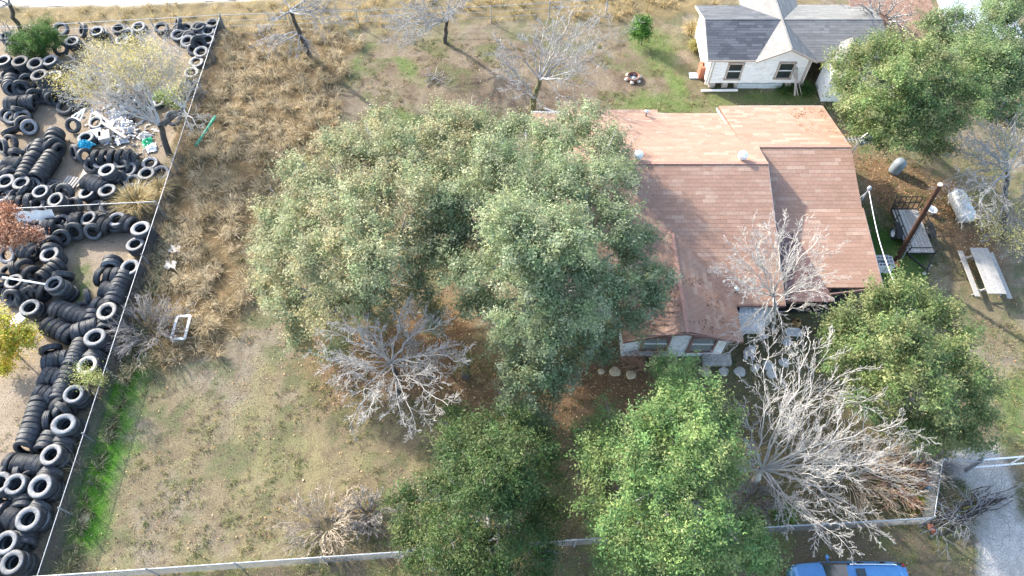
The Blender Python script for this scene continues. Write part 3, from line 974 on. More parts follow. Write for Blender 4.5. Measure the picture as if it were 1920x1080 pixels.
# ------------------------------------------------------------------ chain-link fences
def fence(name, pts, h, label, cat='fence', group=None, spacing=3.0, pitch=.085, rail_r=.028, wire_r=.0035, mesh=True, rails=(1.0,), mat=None, wmat=None):
    base = Vector((*pts[0][:2], 0))
    t = thing(name, base, label, cat, group)
    off = -base
    mat = mat or M['galv']
    for fr in rails:
        b = MB()
        for a, c in zip(pts[:-1], pts[1:]):
            b.tube((a[0], a[1], h * fr), (c[0], c[1], h * fr), rail_r if fr == 1.0 else rail_r * .6, n=8)
        b.build('top_rail' if fr == 1.0 else 'rail', mat, t, loc=off)
    pm = None
    for a, c in zip(pts[:-1], pts[1:]):
        a, c = Vector((a[0], a[1], 0)), Vector((c[0], c[1], 0))
        L = (c - a).length
        n = max(1, round(L / spacing))
        for i in range(n + 1):
            if i == 0 and a != Vector((*pts[0][:2], 0)): continue
            p = a.lerp(c, i / n)
            if pm is None:
                pb = MB()
                pb.tube((0, 0, -.05), (0, 0, h + .05), .035, n=8)
                pb.lathe([(.001, h + .1), (.035, h + .07), (.042, h + .04), (.036, h)], 8)
                pm = pb.mesh('post', mat)
            link('post', pm, t).location = p + off + Vector((random.uniform(-.02, .02), random.uniform(-.02, .02), random.uniform(-.05, .05)))
    if mesh:
        V, F = [], []
        hh = h - .04
        for a, c in zip(pts[:-1], pts[1:]):
            a, c = Vector((a[0], a[1], 0)), Vector((c[0], c[1], 0))
            d = (c - a)
            L = d.length
            d.normalize()
            s = Vector((-d.y, d.x, 0))
            k = -hh
            while k < L:
                for sg in (1, -1):
                    x0, x1 = (k, k + hh) if sg == 1 else (k + hh, k)
                    z0, z1 = .03, .03 + hh
                    # clip to the run
                    pa, pb_ = [x0, z0], [x1, z1]
                    dx = x1 - x0
                    for q, o in ((pa, pb_), (pb_, pa)):
                        if q[0] < 0: q[1] = q[1] + (0 - q[0]) * (z1 - z0) / dx; q[0] = 0
                        if q[0] > L: q[1] = q[1] + (L - q[0]) * (z1 - z0) / dx; q[0] = L
                    if abs(pa[1] - pb_[1]) < .02: continue
                    A_ = a + d * pa[0] + Vector((0, 0, pa[1])) + s * (.03 + .004 * sg)
                    B_ = a + d * pb_[0] + Vector((0, 0, pb_[1])) + s * (.03 + .004 * sg)
                    w = Vector((0, 0, 1)) * wire_r + d * (-sg) * wire_r
                    n0 = len(V)
                    V += [A_ + w, A_ - w, A_ + s * wire_r * 1.4, B_ + w, B_ - w, B_ + s * wire_r * 1.4]
                    F += [(n0, n0 + 1, n0 + 4, n0 + 3), (n0 + 1, n0 + 2, n0 + 5, n0 + 4), (n0 + 2, n0, n0 + 3, n0 + 5)]
                k += pitch
        o = link('wire_mesh', np_mesh('wire_mesh', np.array([tuple(v) for v in V]), np.array(F), M['wire'] if wmat is None else wmat), t)
        o.location = off
        o['kind'] = 'stuff'
    return t


FH = 1.05
long_a, long_b = P(412, 32, FH), P(60, 1110, FH)
fence('chain_link_fence', [long_a, long_b], FH, 'long chain link fence with steel top rail between tire yard and dry grass', wire_r=.004, pitch=.075, wmat=M['wire_dark'], rail_r=.018)
fence('wire_fence', [P(-120, 58, 1.2), long_a + Vector((.05, 0, 0)), P(920, 12, 1.2), P(1140, -2, 1.2)], 1.2, 'thin wire back fence running along the roadside grass beyond the yards',
      spacing=4, pitch=.3, rail_r=.018, wire_r=.002, rails=(1.0, .66, .33), mesh=False)
fence('chain_link_fence', [P(-130, 398, 1.2), P(291, 378, 1.2) ], 1.2, 'short cross fence between two halves of the tire yard with a white sheet on it', wire_r=.0035, wmat=M['wire_dark'], rail_r=.022)
fence('chain_link_fence', [P(-60, 1090, 1.05), P(765, 1034, 1.05), P(1080, 1012, 1.05), P(1410, 990, 1.05), P(1750, 971, 1.05)], 1.05,
      'low galvanised front fence along the grass verge nearest the blue car', pitch=.075, wire_r=.0042)
fence('chain_link_fence', [P(1752, 968, 1.25), P(1768, 862, 1.25)], 1.25, 'short side fence running back from the front fence corner beside the gravel drive', spacing=2, wire_r=.0025, rail_r=.02)
fence('chain_link_fence', [P(1768, 861, 1.25) , P(1842, 866, 1.25)], 1.25, 'short fence piece between the drive gate and the right hand oak', spacing=2, wire_r=.0025, rail_r=.02)
gate = thing('pipe_gate', P(1850, 864, 0), 'white pipe gate across the gravel drive at the right edge', 'gate')
b = MB()
g0, g1 = P(1846, 862, 1.2) , P(1990, 850, 1.2)
dv = (g1 - g0)
dv.z = 0
for z_ in (1.2, .25):
    b.tube(Vector((0, 0, z_)), dv + Vector((0, 0, z_)), .035)
for k_ in (0, .5, 1):
    b.tube(dv * k_ + Vector((0, 0, .25)), dv * k_ + Vector((0, 0, 1.2)), .03)
b.build('gate_frame', M['plastic_white'], gate)
b = MB()
for i_ in range(1, 24):
    if i_ % 12: b.tube(dv * (i_ / 24) + Vector((0, 0, .25)), dv * (i_ / 24) + Vector((0, 0, 1.2)), .006, n=5)
b.build('gate_bar', M['galv'], gate)
MB().tube((-.15, 0, 0), (-.15, 0, 1.45), .06).build('gate_post', M['galv'], gate)
gate.location.x, gate.location.y = g0.x, g0.y

# white sheet hung on the cross fence
sx = P(40, 396, 1.55)
sheet = MB()
pts_ = []
A_, B_ = P(24, 396, 1.16), P(98, 392, 1.16)
nx_ = 14
for j in range(5):
    for i in range(nx_ + 1):
        q = A_.lerp(B_, i / nx_)
        pts_.append(Vector((q.x, q.y - .06 - .03 * math.sin(i * 1.3 + j) - .07 * j * .5, 1.19 - j * (.17 + .03 * math.sin(i * .7)))) - Vector((A_.x, A_.y, 0)))
sheet.add(pts_, [(j * (nx_ + 1) + i, j * (nx_ + 1) + i + 1, (j + 1) * (nx_ + 1) + i + 1, (j + 1) * (nx_ + 1) + i) for j in range(4) for i in range(nx_)], True)
so = sheet.build('hanging_sheet', M['plastic_white'])
so.location = (A_.x, A_.y, 0)
tag(so, 'white plastic sheet hung over the cross fence in the tire yard', 'sheet')

# ------------------------------------------------------------------ tires
TR, TW = .475, .265


def tire_mesh(side, R=TR, W=TW, hole=.53, seed=0, low=False):
    r = random.Random(seed)
    hw, rb = W / 2, R * hole
    prof = [(rb, -hw * .62), (rb + .02, -hw * .8), (rb + (R - rb) * .3, -hw * .98), (rb + (R - rb) * .62, -hw), (R - .045, -hw * .93), (R - .015, -hw * .8)]
    n_side = len(prof)
    for k in () if low else (-.5, 0, .5):
        prof += [(R, hw * (k - .19)), (R - .016, hw * (k - .06)), (R - .016, hw * (k + .06)), (R, hw * (k + .19))]
    n_tread = len(prof)
    prof += [(R - .015, hw * .8), (R - .045, hw * .93), (rb + (R - rb) * .62, hw), (rb + (R - rb) * .3, hw * .98), (rb + .02, hw * .8), (rb, hw * .62)]
    n_in = len(prof)
    prof += [(rb + .06, hw * .55), (R - .05, hw * .5), (R - .04, 0), (R - .05, -hw * .5), (rb + .06, -hw * .55)]
    n = 20 if low else 32
    V = []
    for j, (rr, z) in enumerate(prof):
        for i in range(n):
            t = 2 * math.pi * i / n
            q = rr
            if n_side - 1 <= j <= n_tread: q -= .007 * ((i // 1) % 2)
            V.append((q * math.cos(t), q * math.sin(t), z))
    m = len(prof)
    F, mi = [], []
    for j in range(m):
        k = (j + 1) % m
        for i in range(n):
            i2 = (i + 1) % n
            F.append((j * n + i, j * n + i2, k * n + i2, k * n + i))
            mi.append(1 if (j < n_side - 2 or n_tread + 1 <= j < n_in) else 0)
    return np_mesh('tire', V, F, [M['rubber'], M['side_' + side]], smooth=True, mi=mi)


TM = {}
for s_ in ('dark', 'grey', 'light', 'pale'):
    TM[s_] = [tire_mesh(s_, TR, TW, .53, 1), tire_mesh(s_, TR * .94, TW * .95, .56, 2), tire_mesh(s_, TR * 1.05, TW * 1.08, .52, 3)]
TIRES = []
EXTRA = []


def put_tire(c, axis, side, label, group, var=None):
    px, py = Q(c[0], c[1], c[2])
    if px < -22 or py > 1100: return
    TIRES.append((Vector(c), Vector(axis).normalized(), side, label, group, random.choice((0, 0, 1, 2)) if var is None else var))


def build_tire(c, ax, side, label, group, var):
    q = ax.to_track_quat('Z', 'Y')
    o = bpy.data.objects.new('tire', TM[side][var])
    C.objects.link(o)
    o.rotation_mode = 'QUATERNION'
    from mathutils import Quaternion
    o.rotation_quaternion = q @ Quaternion((0, 0, 1), random.uniform(0, 6.28))
    o.location = c
    return tag(o, label, 'tire', group)


ORD = 'first second third fourth fifth sixth seventh eighth ninth tenth eleventh twelfth thirteenth fourteenth fifteenth sixteenth seventeenth eighteenth nineteenth twentieth'.split()
ORD += ['twenty-' + w for w in ORD[:9]] + ['thirtieth'] + ['thirty-' + w for w in ORD[:9]]
# stacks of tires lying flat: photo position of the top, how many, sidewall, place
STACKS = {
    'along the long fence': [(22, 1054, 4, 'grey'), (52, 972, 4, 'light'), (75, 911, 4, 'light'), (95, 852, 4, 'light'), (118, 795, 4, 'grey'), (137, 738, 4, 'grey'), (163, 684, 4, 'pale'), (177, 632, 4, 'grey'),
                             (200, 583, 4, 'pale'), (243, 500, 3, 'light'), (253, 457, 3, 'grey'), (263, 428, 4, 'light')],
    'at the left edge near the front': [(10, 1017, 4, 'grey'), (27, 907, 4, 'light'), (-3, 905, 4, 'light'), (-22, 985, 3, 'dark'), (-20, 1060, 3, 'grey')],
    'below the green juniper': [(6, 112, 4, 'light'), (37, 114, 4, 'dark'), (66, 118, 4, 'dark'), (93, 112, 4, 'light'), (73, 140, 5, 'dark'), (101, 141, 3, 'light'), (12, 66, 4, 'dark')],
    'by the back wire fence': [(222, 52, 2, 'dark'), (349, 51, 2, 'dark'), (371, 48, 2, 'dark'), (398, 42, 2, 'dark'), (181, 57, 2, 'grey'), (134, 76, 2, 'light')],
    'below the junk heap': [(190, 303, 2, 'light'), (200, 318, 4, 'light'), (228, 303, 2, 'light'), (274, 324, 2, 'pale'), (214, 168, 4, 'light'), (160, 257, 2, 'grey')],
    'behind the cross fence': [(10, 339, 3, 'light'), (39, 342, 3, 'light'), (75, 358, 3, 'grey'), (68, 381, 2, 'light'), (104, 373, 4, 'light'), (162, 360, 2, 'grey'), (200, 356, 3, 'light'), (3, 364, 2, 'grey'), (242, 355, 2, 'light')],
    'in front of the cross fence': [(62, 416, 2, 'light'), (113, 414, 2, 'grey'), (165, 408, 3, 'light'), (218, 410, 3, 'light'), (92, 476, 3, 'light')],
    'by the white pole pile': [(25, 527, 3, 'light'), (100, 531, 5, 'light'), (55, 576, 3, 'grey')],
}
for place, lst in STACKS.items():
    key = (lambda s: -s[1]) if 'long fence' in place else (lambda s: s[0])
    word = 'from the front' if 'long fence' in place else 'from the left'
    for si, (px, py, n, side) in enumerate(sorted(lst, key=key)):
        top = P(px, py, n * TW)
        lean = Vector((random.gauss(0, .05), random.gauss(-.04, .04), 0))
        for k in range(n):
            nth = n - k
            which = 'top tire' if nth == 1 else ('bottom tire' if k == 0 else f'{ORD[nth - 1]} tire down')
            f = k / max(1, n - 1)
            c = Vector((top.x, top.y, (k + .5) * TW * 1.01)) + Vector((random.uniform(-.05, .05), random.uniform(-.05, .05), 0)) * (0 if nth == 1 else 1)
            c += Vector((0.05, .10, 0)) * (1 - f)
            put_tire(c, (random.gauss(0, .03) + lean.x * f, random.gauss(0, .03) + lean.y * f, 1), side if nth == 1 else random.choice(('dark', 'dark', 'grey')),
                     f'{which}, {ORD[si]} stack {word} {place}', 'tires stacked ' + place)

# rows of tires standing on edge: photo positions of the first and last tread, how many
ROWS = [
    ('row of three behind the second long-fence stack', (15, 965), (36, 975), 4), ('row near the front left corner', (-22, 1040), (2, 1050), 3),
    ('row of seven left of the fourth long-fence stack', (15, 866), (78, 872), 7), ('row beside the yellow leaved shrub stack', (86, 702), (106, 704), 3),
    ('row left of the sixth long-fence stack', (70, 734), (93, 738), 3), ('upper row of seven beside the dirt patch', (103, 574), (156, 592), 7),
    ('long curved row of ten in the middle yard', (86, 606), (128, 624), 5), ('tail of the long curved row in the middle yard', (137, 621), (177, 607), 5),
    ('short row above the curved rows', (178, 569), (200, 571), 3), ('row of three right of the bare dirt', (185, 514), (214, 514), 3), ('row below the three right of the bare dirt', (193, 540), (212, 543), 3),
    ('row left of the white lean shrub', (81, 678), (116, 669), 4), ('row between the white pole stacks', (50, 535), (80, 541), 3),
    ('pair left of the cross fence gate', (85, 420), (97, 419), 2), ('first pair under the cross fence', (133, 410), (144, 409), 2), ('second pair under the cross fence', (187, 417), (199, 418), 2),
    ('pair at the right end under the cross fence', (232, 411), (242, 415), 2), ('leaning row of seven below the juniper stacks', (12, 190), (56, 186), 6),
    ('row of four at the left margin', (8, 303), (32, 304), 4), ('row on the plywood sheet', (160, 336), (187, 345), 5), ('pair at the left margin below the row', (3, 319), (15, 321), 2),
    ('pair beside the sandy path', (88, 272), (104, 276), 2), ('small row under the junk heap', (176, 291), (236, 288), 5), ('row behind the cross fence sheet', (20, 378), (50, 374), 3),
    # rows that run towards the viewer
    ('fan of three at the head of the sandy path', (100, 245), (95, 262), 3), ('upper column along the sandy path', (74, 267), (62, 290), 4), ('left column along the sandy path', (57, 294), (38, 331), 6),
    ('right column along the sandy path', (93, 289), (66, 328), 7), ('column of three left of the white pole', (53, 509), (40, 497), 2), ('column right of the white pole', (104, 493), (80, 517), 4),
    ('column by the red leaved tree', (93, 450), (92, 464), 2), ('pair at the edge of the bare dirt', (207, 486), (205, 495), 2), ('upper column against the long fence', (230, 514), (208, 562), 7),
    ('pair by the upper row of seven', (171, 586), (169, 597), 2), ('pair behind the curved row', (196, 604), (195, 614), 2), ('arched column left of the seventh long-fence stack', (150, 643), (131, 683), 7),
    ('pair behind the white topped stack', (176, 662), (170, 671), 2), ('column left of the white topped stack', (127, 693), (106, 745), 7), ('outer column near the pale dirt', (70, 752), (47, 822), 8),
    ('three by the fourth long-fence stack', (91, 817), (80, 840), 3), ('pair behind the fifth long-fence stack', (116, 768), (108, 757), 2), ('pair behind the third long-fence stack', (115, 827), (112, 836), 2),
    ('pair behind the long-fence corner stack', (90, 884), (86, 893), 2), ('pair above the second long-fence stack', (43, 936), (40, 949), 2), ('pair near the frame bottom', (40, 1006), (39, 1017), 2),
    ('single file of two at the left edge', (33, 886), (5, 889), 2), ('pair behind the second stack from front', (72, 948), (66, 957), 2), ('pair under the juniper left', (20, 145), (16, 157), 3), ('trio left of the juniper stacks', (90, 165), (95, 178), 3),
    ('trio under the leafless tree', (250, 180), (262, 190), 2), ('pair behind the red leaved tree', (80, 440), (70, 446), 2), ('trio under the red leaved tree', (40, 463), (58, 470), 3),
]
for nm, a, c, n in ROWS:
    A_, B_ = P(*a, .72), P(*c, .72)
    d = (B_ - A_)
    d.z = 0
    d.normalize()
    horizontal = abs(d.x) > abs(d.y)
    words_ = 'from the left' if horizontal else 'from the front'
    for i in range(n):
        p = A_.lerp(B_, i / max(1, n - 1))
        k = i if horizontal else (n - 1 - i if B_.y < A_.y else i)
        ax = d * (1 if d.y < 0 else -1)
        up = random.uniform(.1, .3) if not horizontal else random.gauss(.12, .07)
        ax = Vector((ax.x + random.gauss(0, .05), ax.y + random.gauss(0, .05), up))
        if horizontal: ax = Vector((d.x + random.gauss(0, .05), d.y + random.gauss(0, .06) - .12, -up))
        put_tire(Vector((p.x, p.y, .46)), ax, random.choice(('dark', 'dark', 'dark', 'grey')), f'{ORD[k]} tire {words_}, {nm}', 'tires standing on edge', 0 if n > 4 else None)

# single tires: photo position, height, axis, sidewall, what marks it
SINGLES = [
    ((123, 202), .15, (.1, -.3, 1), 'dark', 'flat tire at the top of the sandy path, furthest from the fan of tires'), ((144, 189), .15, (.3, -.2, 1), 'dark', 'flat tire half hidden under the leafless tree near the sandy path'),
    ((137, 235), .35, (-.1, -.7, .75), 'dark', 'big tire tipped towards the viewer left of the white wire frame'), ((181, 231), .12, (0, -.2, 1), 'pale', 'pale thin tire beside the white boards of the junk heap'),
    ((141, 286), .4, (-.6, -.6, .5), 'dark', 'tire leaning upright beside the blue plastic scrap'), ((160, 293), .42, (.8, -.3, .35), 'dark', 'narrow upright tire right of the blue plastic scrap'),
    ((243, 319), .3, (-.1, -.25, 1), 'grey', 'tire lying on others behind the pale topped pair below junk'), ((250, 342), .14, (.05, -.1, 1), 'grey', 'tire lying flat on bare soil below the pale topped pair'),
    ((282, 308), .13, (0, -.1, 1), 'pale', 'pale tire lying flat below the two sticks by the tree trunk'), ((303, 325), .14, (.15, -.1, 1), 'light', 'tire lying flat against the long fence below the tree trunk'),
    ((285, 352), .14, (.1, -.15, 1), 'grey', 'tire lying flat in straw beside the fence corner'), ((245, 291), .35, (.2, .5, .8), 'dark', 'tire tilted backwards at the right end of the junk heap'),
    ((60, 348), .2, (.2, -.4, 1), 'light', 'small tire with white wheel centre behind the cross fence'), ((44, 361), .45, (-.75, .25, .5), 'dark', 'narrow tire standing tilted behind the cross fence'),
    ((95, 346), .2, (.1, .35, 1), 'dark', 'tire lying flat near the grey pallet'), ((122, 361), .38, (-.15, -.75, .6), 'dark', 'tire tipped forward beside the grey pallet'), ((143, 385), .4, (-.3, -.7, .5), 'dark', 'tire leaning on the cross fence from behind, middle'),
    ((182, 390), .15, (0, -.1, 1), 'dark', 'flat tire seen through the cross fence wire near its right end'), ((205, 391), .2, (.2, .1, 1), 'dark', 'flat tire seen through the cross fence beside the straw tuft'),
    ((141, 434), .38, (-.1, -.75, .55), 'dark', 'tire leaning against the cross fence row, left of its twin'), ((175, 434), .38, (.15, -.8, .55), 'grey', 'grey walled tire leaning on the cross fence row by bare dirt'),
    ((110, 438), .4, (.0, -.5, .7), 'dark', 'rear of two overlapping tires by the red leaved tree'), ((116, 446), .34, (.15, -.75, .6), 'dark', 'front of two overlapping tires by the red leaved tree'), ((81, 442), .35, (-.2, -.6, .7), 'dark', 'tire tipped forward right of the red leaves'),
    ((15, 478), .32, (-.1, -.5, .8), 'grey', 'grey tire at the left edge below the red leaves'), ((118, 518), .45, (.1, -.9, -.25), 'dark', 'tire lying on its tread right of the white pole column'),
    ((26, 508), .45, (-.8, -.4, .2), 'dark', 'tire standing edge on behind the white pole'), ((25, 558), .35, (-.1, -.8, .55), 'dark', 'tire tipped forward below the white pole, left edge'), ((61, 551), .45, (0, -.9, .3), 'dark', 'tire standing behind the grey one under the white pole'), ((3, 530), .4, (.5, -.5, .6), 'dark', 'tire cut by the left edge near the white pole'),
    ((165, 558), .42, (-.8, -.45, .25), 'dark', 'lone tire standing edge on above the short row'), ((95, 656), .35, (-.35, .8, .2), 'dark', 'tire lying tilted alone beside the yellow tree shade'), ((48, 840), .4, (-.05, -.85, .4), 'dark', 'tire facing the viewer at the end of the pale dirt column'),
    ((104, 768), .3, (0, -.5, .9), 'dark', 'tire lying half tilted under the narrow slanted one'), ((120, 768), .75, (-.45, -.75, .1), 'grey', 'narrow grey tire slanted over the others by the fence'), ((91, 790), .45, (-.9, -.2, .2), 'dark', 'tire standing edge on left of the grey topped stack'),
    ((62, 899), .4, (.3, -.6, .6), 'dark', 'dark tire sunk between stacks near the third fence stack'), ((8, 945), .3, (.1, -.3, 1), 'dark', 'tire cut by the left edge near the front rows'),
    ((40, 166), .4, (.2, -.6, .5), 'dark', 'tire facing forward under the juniper stacks, right of its twin'), ((22, 166), .4, (.7, -.5, .3), 'grey', 'tire standing edge on under the juniper stacks, far left'), ((66, 181), .42, (.55, -.6, .5), 'dark', 'last tire of the leaning row showing its whole face'),
    ((81, 179), .42, (-.2, -.7, .5), 'dark', 'tire standing right of the leaning row'), ((108, 184), .42, (-.25, -.75, .5), 'dark', 'tire facing forward under the leafless tree edge'), ((53, 153), .4, (.3, -.6, .5), 'dark', 'tire standing under the middle juniper stack'),
    ((38, 206), .3, (.15, .7, .5), 'dark', 'tire lying on its tread left of the sandy patch'), ((15, 216), .3, (0, -.4, .9), 'dark', 'tire lying half hidden at the left margin of the sand'), ((24, 221), .2, (.1, -.3, 1), 'grey', 'small tire in front of the half hidden left margin one'),
    ((44, 221), .35, (.2, -.45, .9), 'grey', 'rear of three tires lying overlapped on the sand'), ((46, 233), .35, (.2, -.5, .9), 'dark', 'middle of three tires lying overlapped on the sand'), ((56, 239), .42, (.22, -.55, .85), 'light', 'bluish grey front tire of three overlapped on the sand'),
    ((19, 247), .42, (-.45, .55, .6), 'dark', 'tire leaning open side up at the left margin'), ((19, 268), .35, (-.15, -.6, .75), 'dark', 'big tire facing up at the left margin by the sand'), ((6, 275), .45, (-.5, -.5, .5), 'dark', 'tire behind the big one at the left margin'), ((105, 275), .45, (.6, -.55, .45), 'dark', 'tire facing right beside the sandy path fan'),
    ((34, 288), .45, (.05, .9, .25), 'grey', 'tire lying on its tread above the row of four'), ((20, 0 + 330), .4, (.3, -.8, .3), 'dark', 'tire under the pair at the left margin'),
    ((115, 55), .3, (.1, -.5, .9), 'grey', 'tire right of the juniper against the back wire'), ((156, 58), .4, (-.6, -.4, .6), 'dark', 'tire standing tilted left of the back fence pair'), ((114, 92), .3, (.2, -.5, .8), 'dark', 'tire sunk at the foot of the juniper'),
    ((241, 65), .3, (-.2, -.35, .9), 'grey', 'tire leaning on the back fence pair with twigs'), ((231, 77), .14, (0, -.1, 1), 'pale', 'pale tire on the ground under yellow twigs by the back fence'), ((261, 52), .14, (0, -.1, 1), 'light', 'tire with weeds growing inside at the back fence'), ((303, 53), .25, (.05, -.2, 1), 'dark', 'lone dark tire in the grass at the back fence'),
    ((334, 46), .5, (-.75, -.3, .55), 'dark', 'tire tilted on edge at the back fence, facing left'), ((391, 59), .3, (.05, -.2, 1), 'light', 'pale tire just below the fence corner stack'), ((335, 67), .3, (0, -.25, 1), 'grey', 'tire with twigs across it below the tilted one'), ((353, 79), .4, (-.1, -.3, 1), 'grey', 'grey tire left of the upright one near the corner'),
    ((372, 81), .4, (.55, -.5, .55), 'dark', 'upright tire facing right near the fence corner'), ((368, 69), .25, (.1, -.3, 1), 'dark', 'tire behind the upright one near the fence corner'), ((390, 76), .15, (.1, -.1, 1), 'grey', 'dusty flat tire against the fence near the corner'), ((378, 99), .35, (0, -.15, 1), 'light', 'first flat tire down the fence from the corner group'),
    ((369, 118), .2, (0, -.1, 1), 'pale', 'second pale tire down the fence from the corner group'), ((360, 138), .15, (0, -.1, 1), 'pale', 'third pale tire down the fence, under yellow twigs'), ((352, 163), .3, (.2, -.5, .7), 'dark', 'fourth tire down the fence, behind twigs'), ((333, 175), .2, (0, -.15, 1), 'light', 'tire lying under twigs left of the fence trunk'), ((295, 191), .14, (.1, -.1, 1), 'grey', 'flat tire beside the white junk sheet under the tree'), ((325, 222), .3, (.1, -.5, .7), 'grey', 'grey tire behind the forked tree trunk'),
    ((160, 140), .14, (0, 0, 1), 'light', 'flat tire under the yellow twigs, left one'), ((157, 152), .25, (.2, -.3, 1), 'grey', 'tilted tire under the yellow twigs, below the left one'), ((130, 135), .25, (-.2, -.3, 1), 'dark', 'dark tire under the outer yellow twigs'),
]
for (px, py), z, ax, side, lab in SINGLES:
    a = Vector(ax).normalized()
    zc = max(z, TR * math.sqrt(max(0, 1 - a.z ** 2)) + TW / 2 * abs(a.z) - .02)
    put_tire(P(px, py, zc), ax, side, lab, 'loose tires in the yard')
# the 300 that show largest stand as things of their own; the rest of the heap is one mass
def shows(t):
    hid = ('tire down' in t[3] or 'bottom tire' in t[3])
    return (0 if hid else 1) * (.6 + .4 * (t[0].y < 20)) + .012 * (40 - t[0].y)
TIRES.sort(key=lambda t: -shows(t))
for t in TIRES[:300]: build_tire(*t)
hv, hf, hm, hn = [], [], [], 0
LOW = {}
FILL = [[(0, 345), (120, 350), (125, 385), (0, 405)], [(0, 105), (105, 112), (112, 185), (60, 180), (0, 180)], [(0, 510), (70, 505), (95, 545), (60, 570), (0, 560)], [(0, 300), (60, 262), (95, 300), (70, 335), (0, 340)],
        [(45, 420), (240, 405), (235, 425), (120, 440), (90, 470), (20, 470)], [(110, 590), (185, 570), (190, 615), (110, 625)], [(90, 690), (160, 650), (130, 720), (80, 750)], [(10, 890), (70, 850), (60, 960), (0, 1000)], [(150, 300), (240, 290), (290, 330), (180, 345)], [(330, 45), (400, 45), (370, 110), (340, 90)]]
for poly in FILL:
    qx, qy = rng.uniform(min(p[0] for p in poly), max(p[0] for p in poly), 40), rng.uniform(min(p[1] for p in poly), max(p[1] for p in poly), 40)
    ok = sd_poly(qx, qy, poly) > 3
    for x_, y_ in list(zip(qx[ok], qy[ok]))[:20]:
        ax = Vector((random.gauss(0, .4), random.gauss(-.3, .4), 1)).normalized()
        TIRES.append((P(x_, y_, random.uniform(.12, .3)), ax, 'dark', '', '', random.choice((0, 1, 1, 2))))
for c, ax, side, lab, grp, var in TIRES[300:]:
    me = LOW.setdefault(side, tire_mesh(side, low=True)) if side not in LOW else LOW[side]
    co = np.zeros(len(me.vertices) * 3, np.float32)
    me.vertices.foreach_get('co', co)
    Rm = np.array(ax.to_track_quat('Z', 'Y').to_matrix())
    hv.append(co.reshape(-1, 3) @ Rm.T + np.array(c))
    fi = np.zeros(len(me.loops), np.int32)
    me.loops.foreach_get('vertex_index', fi)
    hf.append(fi.reshape(-1, 4) + hn)
    mi = np.zeros(len(me.polygons), np.int32)
    me.polygons.foreach_get('material_index', mi)
    hm.append(np.where(mi == 1, 1 + ['dark', 'grey', 'light', 'pale'].index(side), 0))
    hn += len(me.vertices)
hp = link('tire_heap', np_mesh('tire_heap', np.concatenate(hv), np.concatenate(hf), [M['rubber']] + [M['side_' + s_] for s_ in ('dark', 'grey', 'light', 'pale')], smooth=True, mi=np.concatenate(hm)))
tag(hp, 'further tires sunk in the lower layers of the yard', None, None, 'stuff')

# ------------------------------------------------------------------ wood: limbs, trunks, twigs
class Segs:
    def __init__(s):
        s.a, s.b, s.r, s.q = [], [], [], []

    def line(s, pts, r0, r1):
        n = len(pts) - 1
        for i in range(n):
            s.a.append(pts[i])
            s.b.append(pts[i + 1])
            s.r.append(r0 + (r1 - r0) * i / n)
            s.q.append(r0 + (r1 - r0) * (i + 1) / n)

    def mesh(s, name, mat, off):
        A, B = np.array(s.a, float) - off, np.array(s.b, float) - off
        R0, R1 = np.array(s.r), np.array(s.q)
        Vs, Fs, n0 = [], [], 0
        for sel, k in ((R0 < .03, 3), (R0 >= .03, 7)):
            if not sel.any(): continue
            a, b_, r0, r1 = A[sel], B[sel], R0[sel], R1[sel]
            d = b_ - a
            L = np.linalg.norm(d, axis=1, keepdims=True) + 1e-9
            d = d / L
            b_ = b_ + d * np.minimum(r1[:, None] * .6, .03)
            h = np.where(np.abs(d[:, 2:3]) > .9, np.array([[1., 0, 0]]), np.array([[0, 0, 1.]]))
            u = np.cross(h, d)
            u /= np.linalg.norm(u, axis=1, keepdims=True) + 1e-9
            v = np.cross(d, u)
            m = len(a)
            V = np.zeros((m, 2 * k, 3))
            for i in range(k):
                t = 2 * math.pi * i / k
                o = u * math.cos(t) + v * math.sin(t)
                V[:, i] = a + o * r0[:, None]
                V[:, k + i] = b_ + o * r1[:, None]
            i0 = n0 + np.arange(m)[:, None] * 2 * k
            for i in range(k):
                j = (i + 1) % k
                Fs.append(i0 + np.array([i, j, k + j, k + i]))
            Vs.append(V.reshape(-1, 3))
            n0 += m * 2 * k
        return np_mesh(name, np.concatenate(Vs), np.concatenate(Fs), mat, smooth=True)


def curve(A, B, n, wob, sag=0.0):
    A, B = np.array(A, float), np.array(B, float)
    t = np.linspace(0, 1, n + 1)[:, None]
    p = A + (B - A) * t
    L = np.linalg.norm(B - A)
    w = np.cumsum(rng.normal(0, 1, (n + 1, 3)), 0)
    w = w - w[0] - (w[-1] - w[0]) * t
    p = p + w * wob * L / n
    p[:, 2] += sag * L * (t * (1 - t) * 4)[:, 0]
    return p


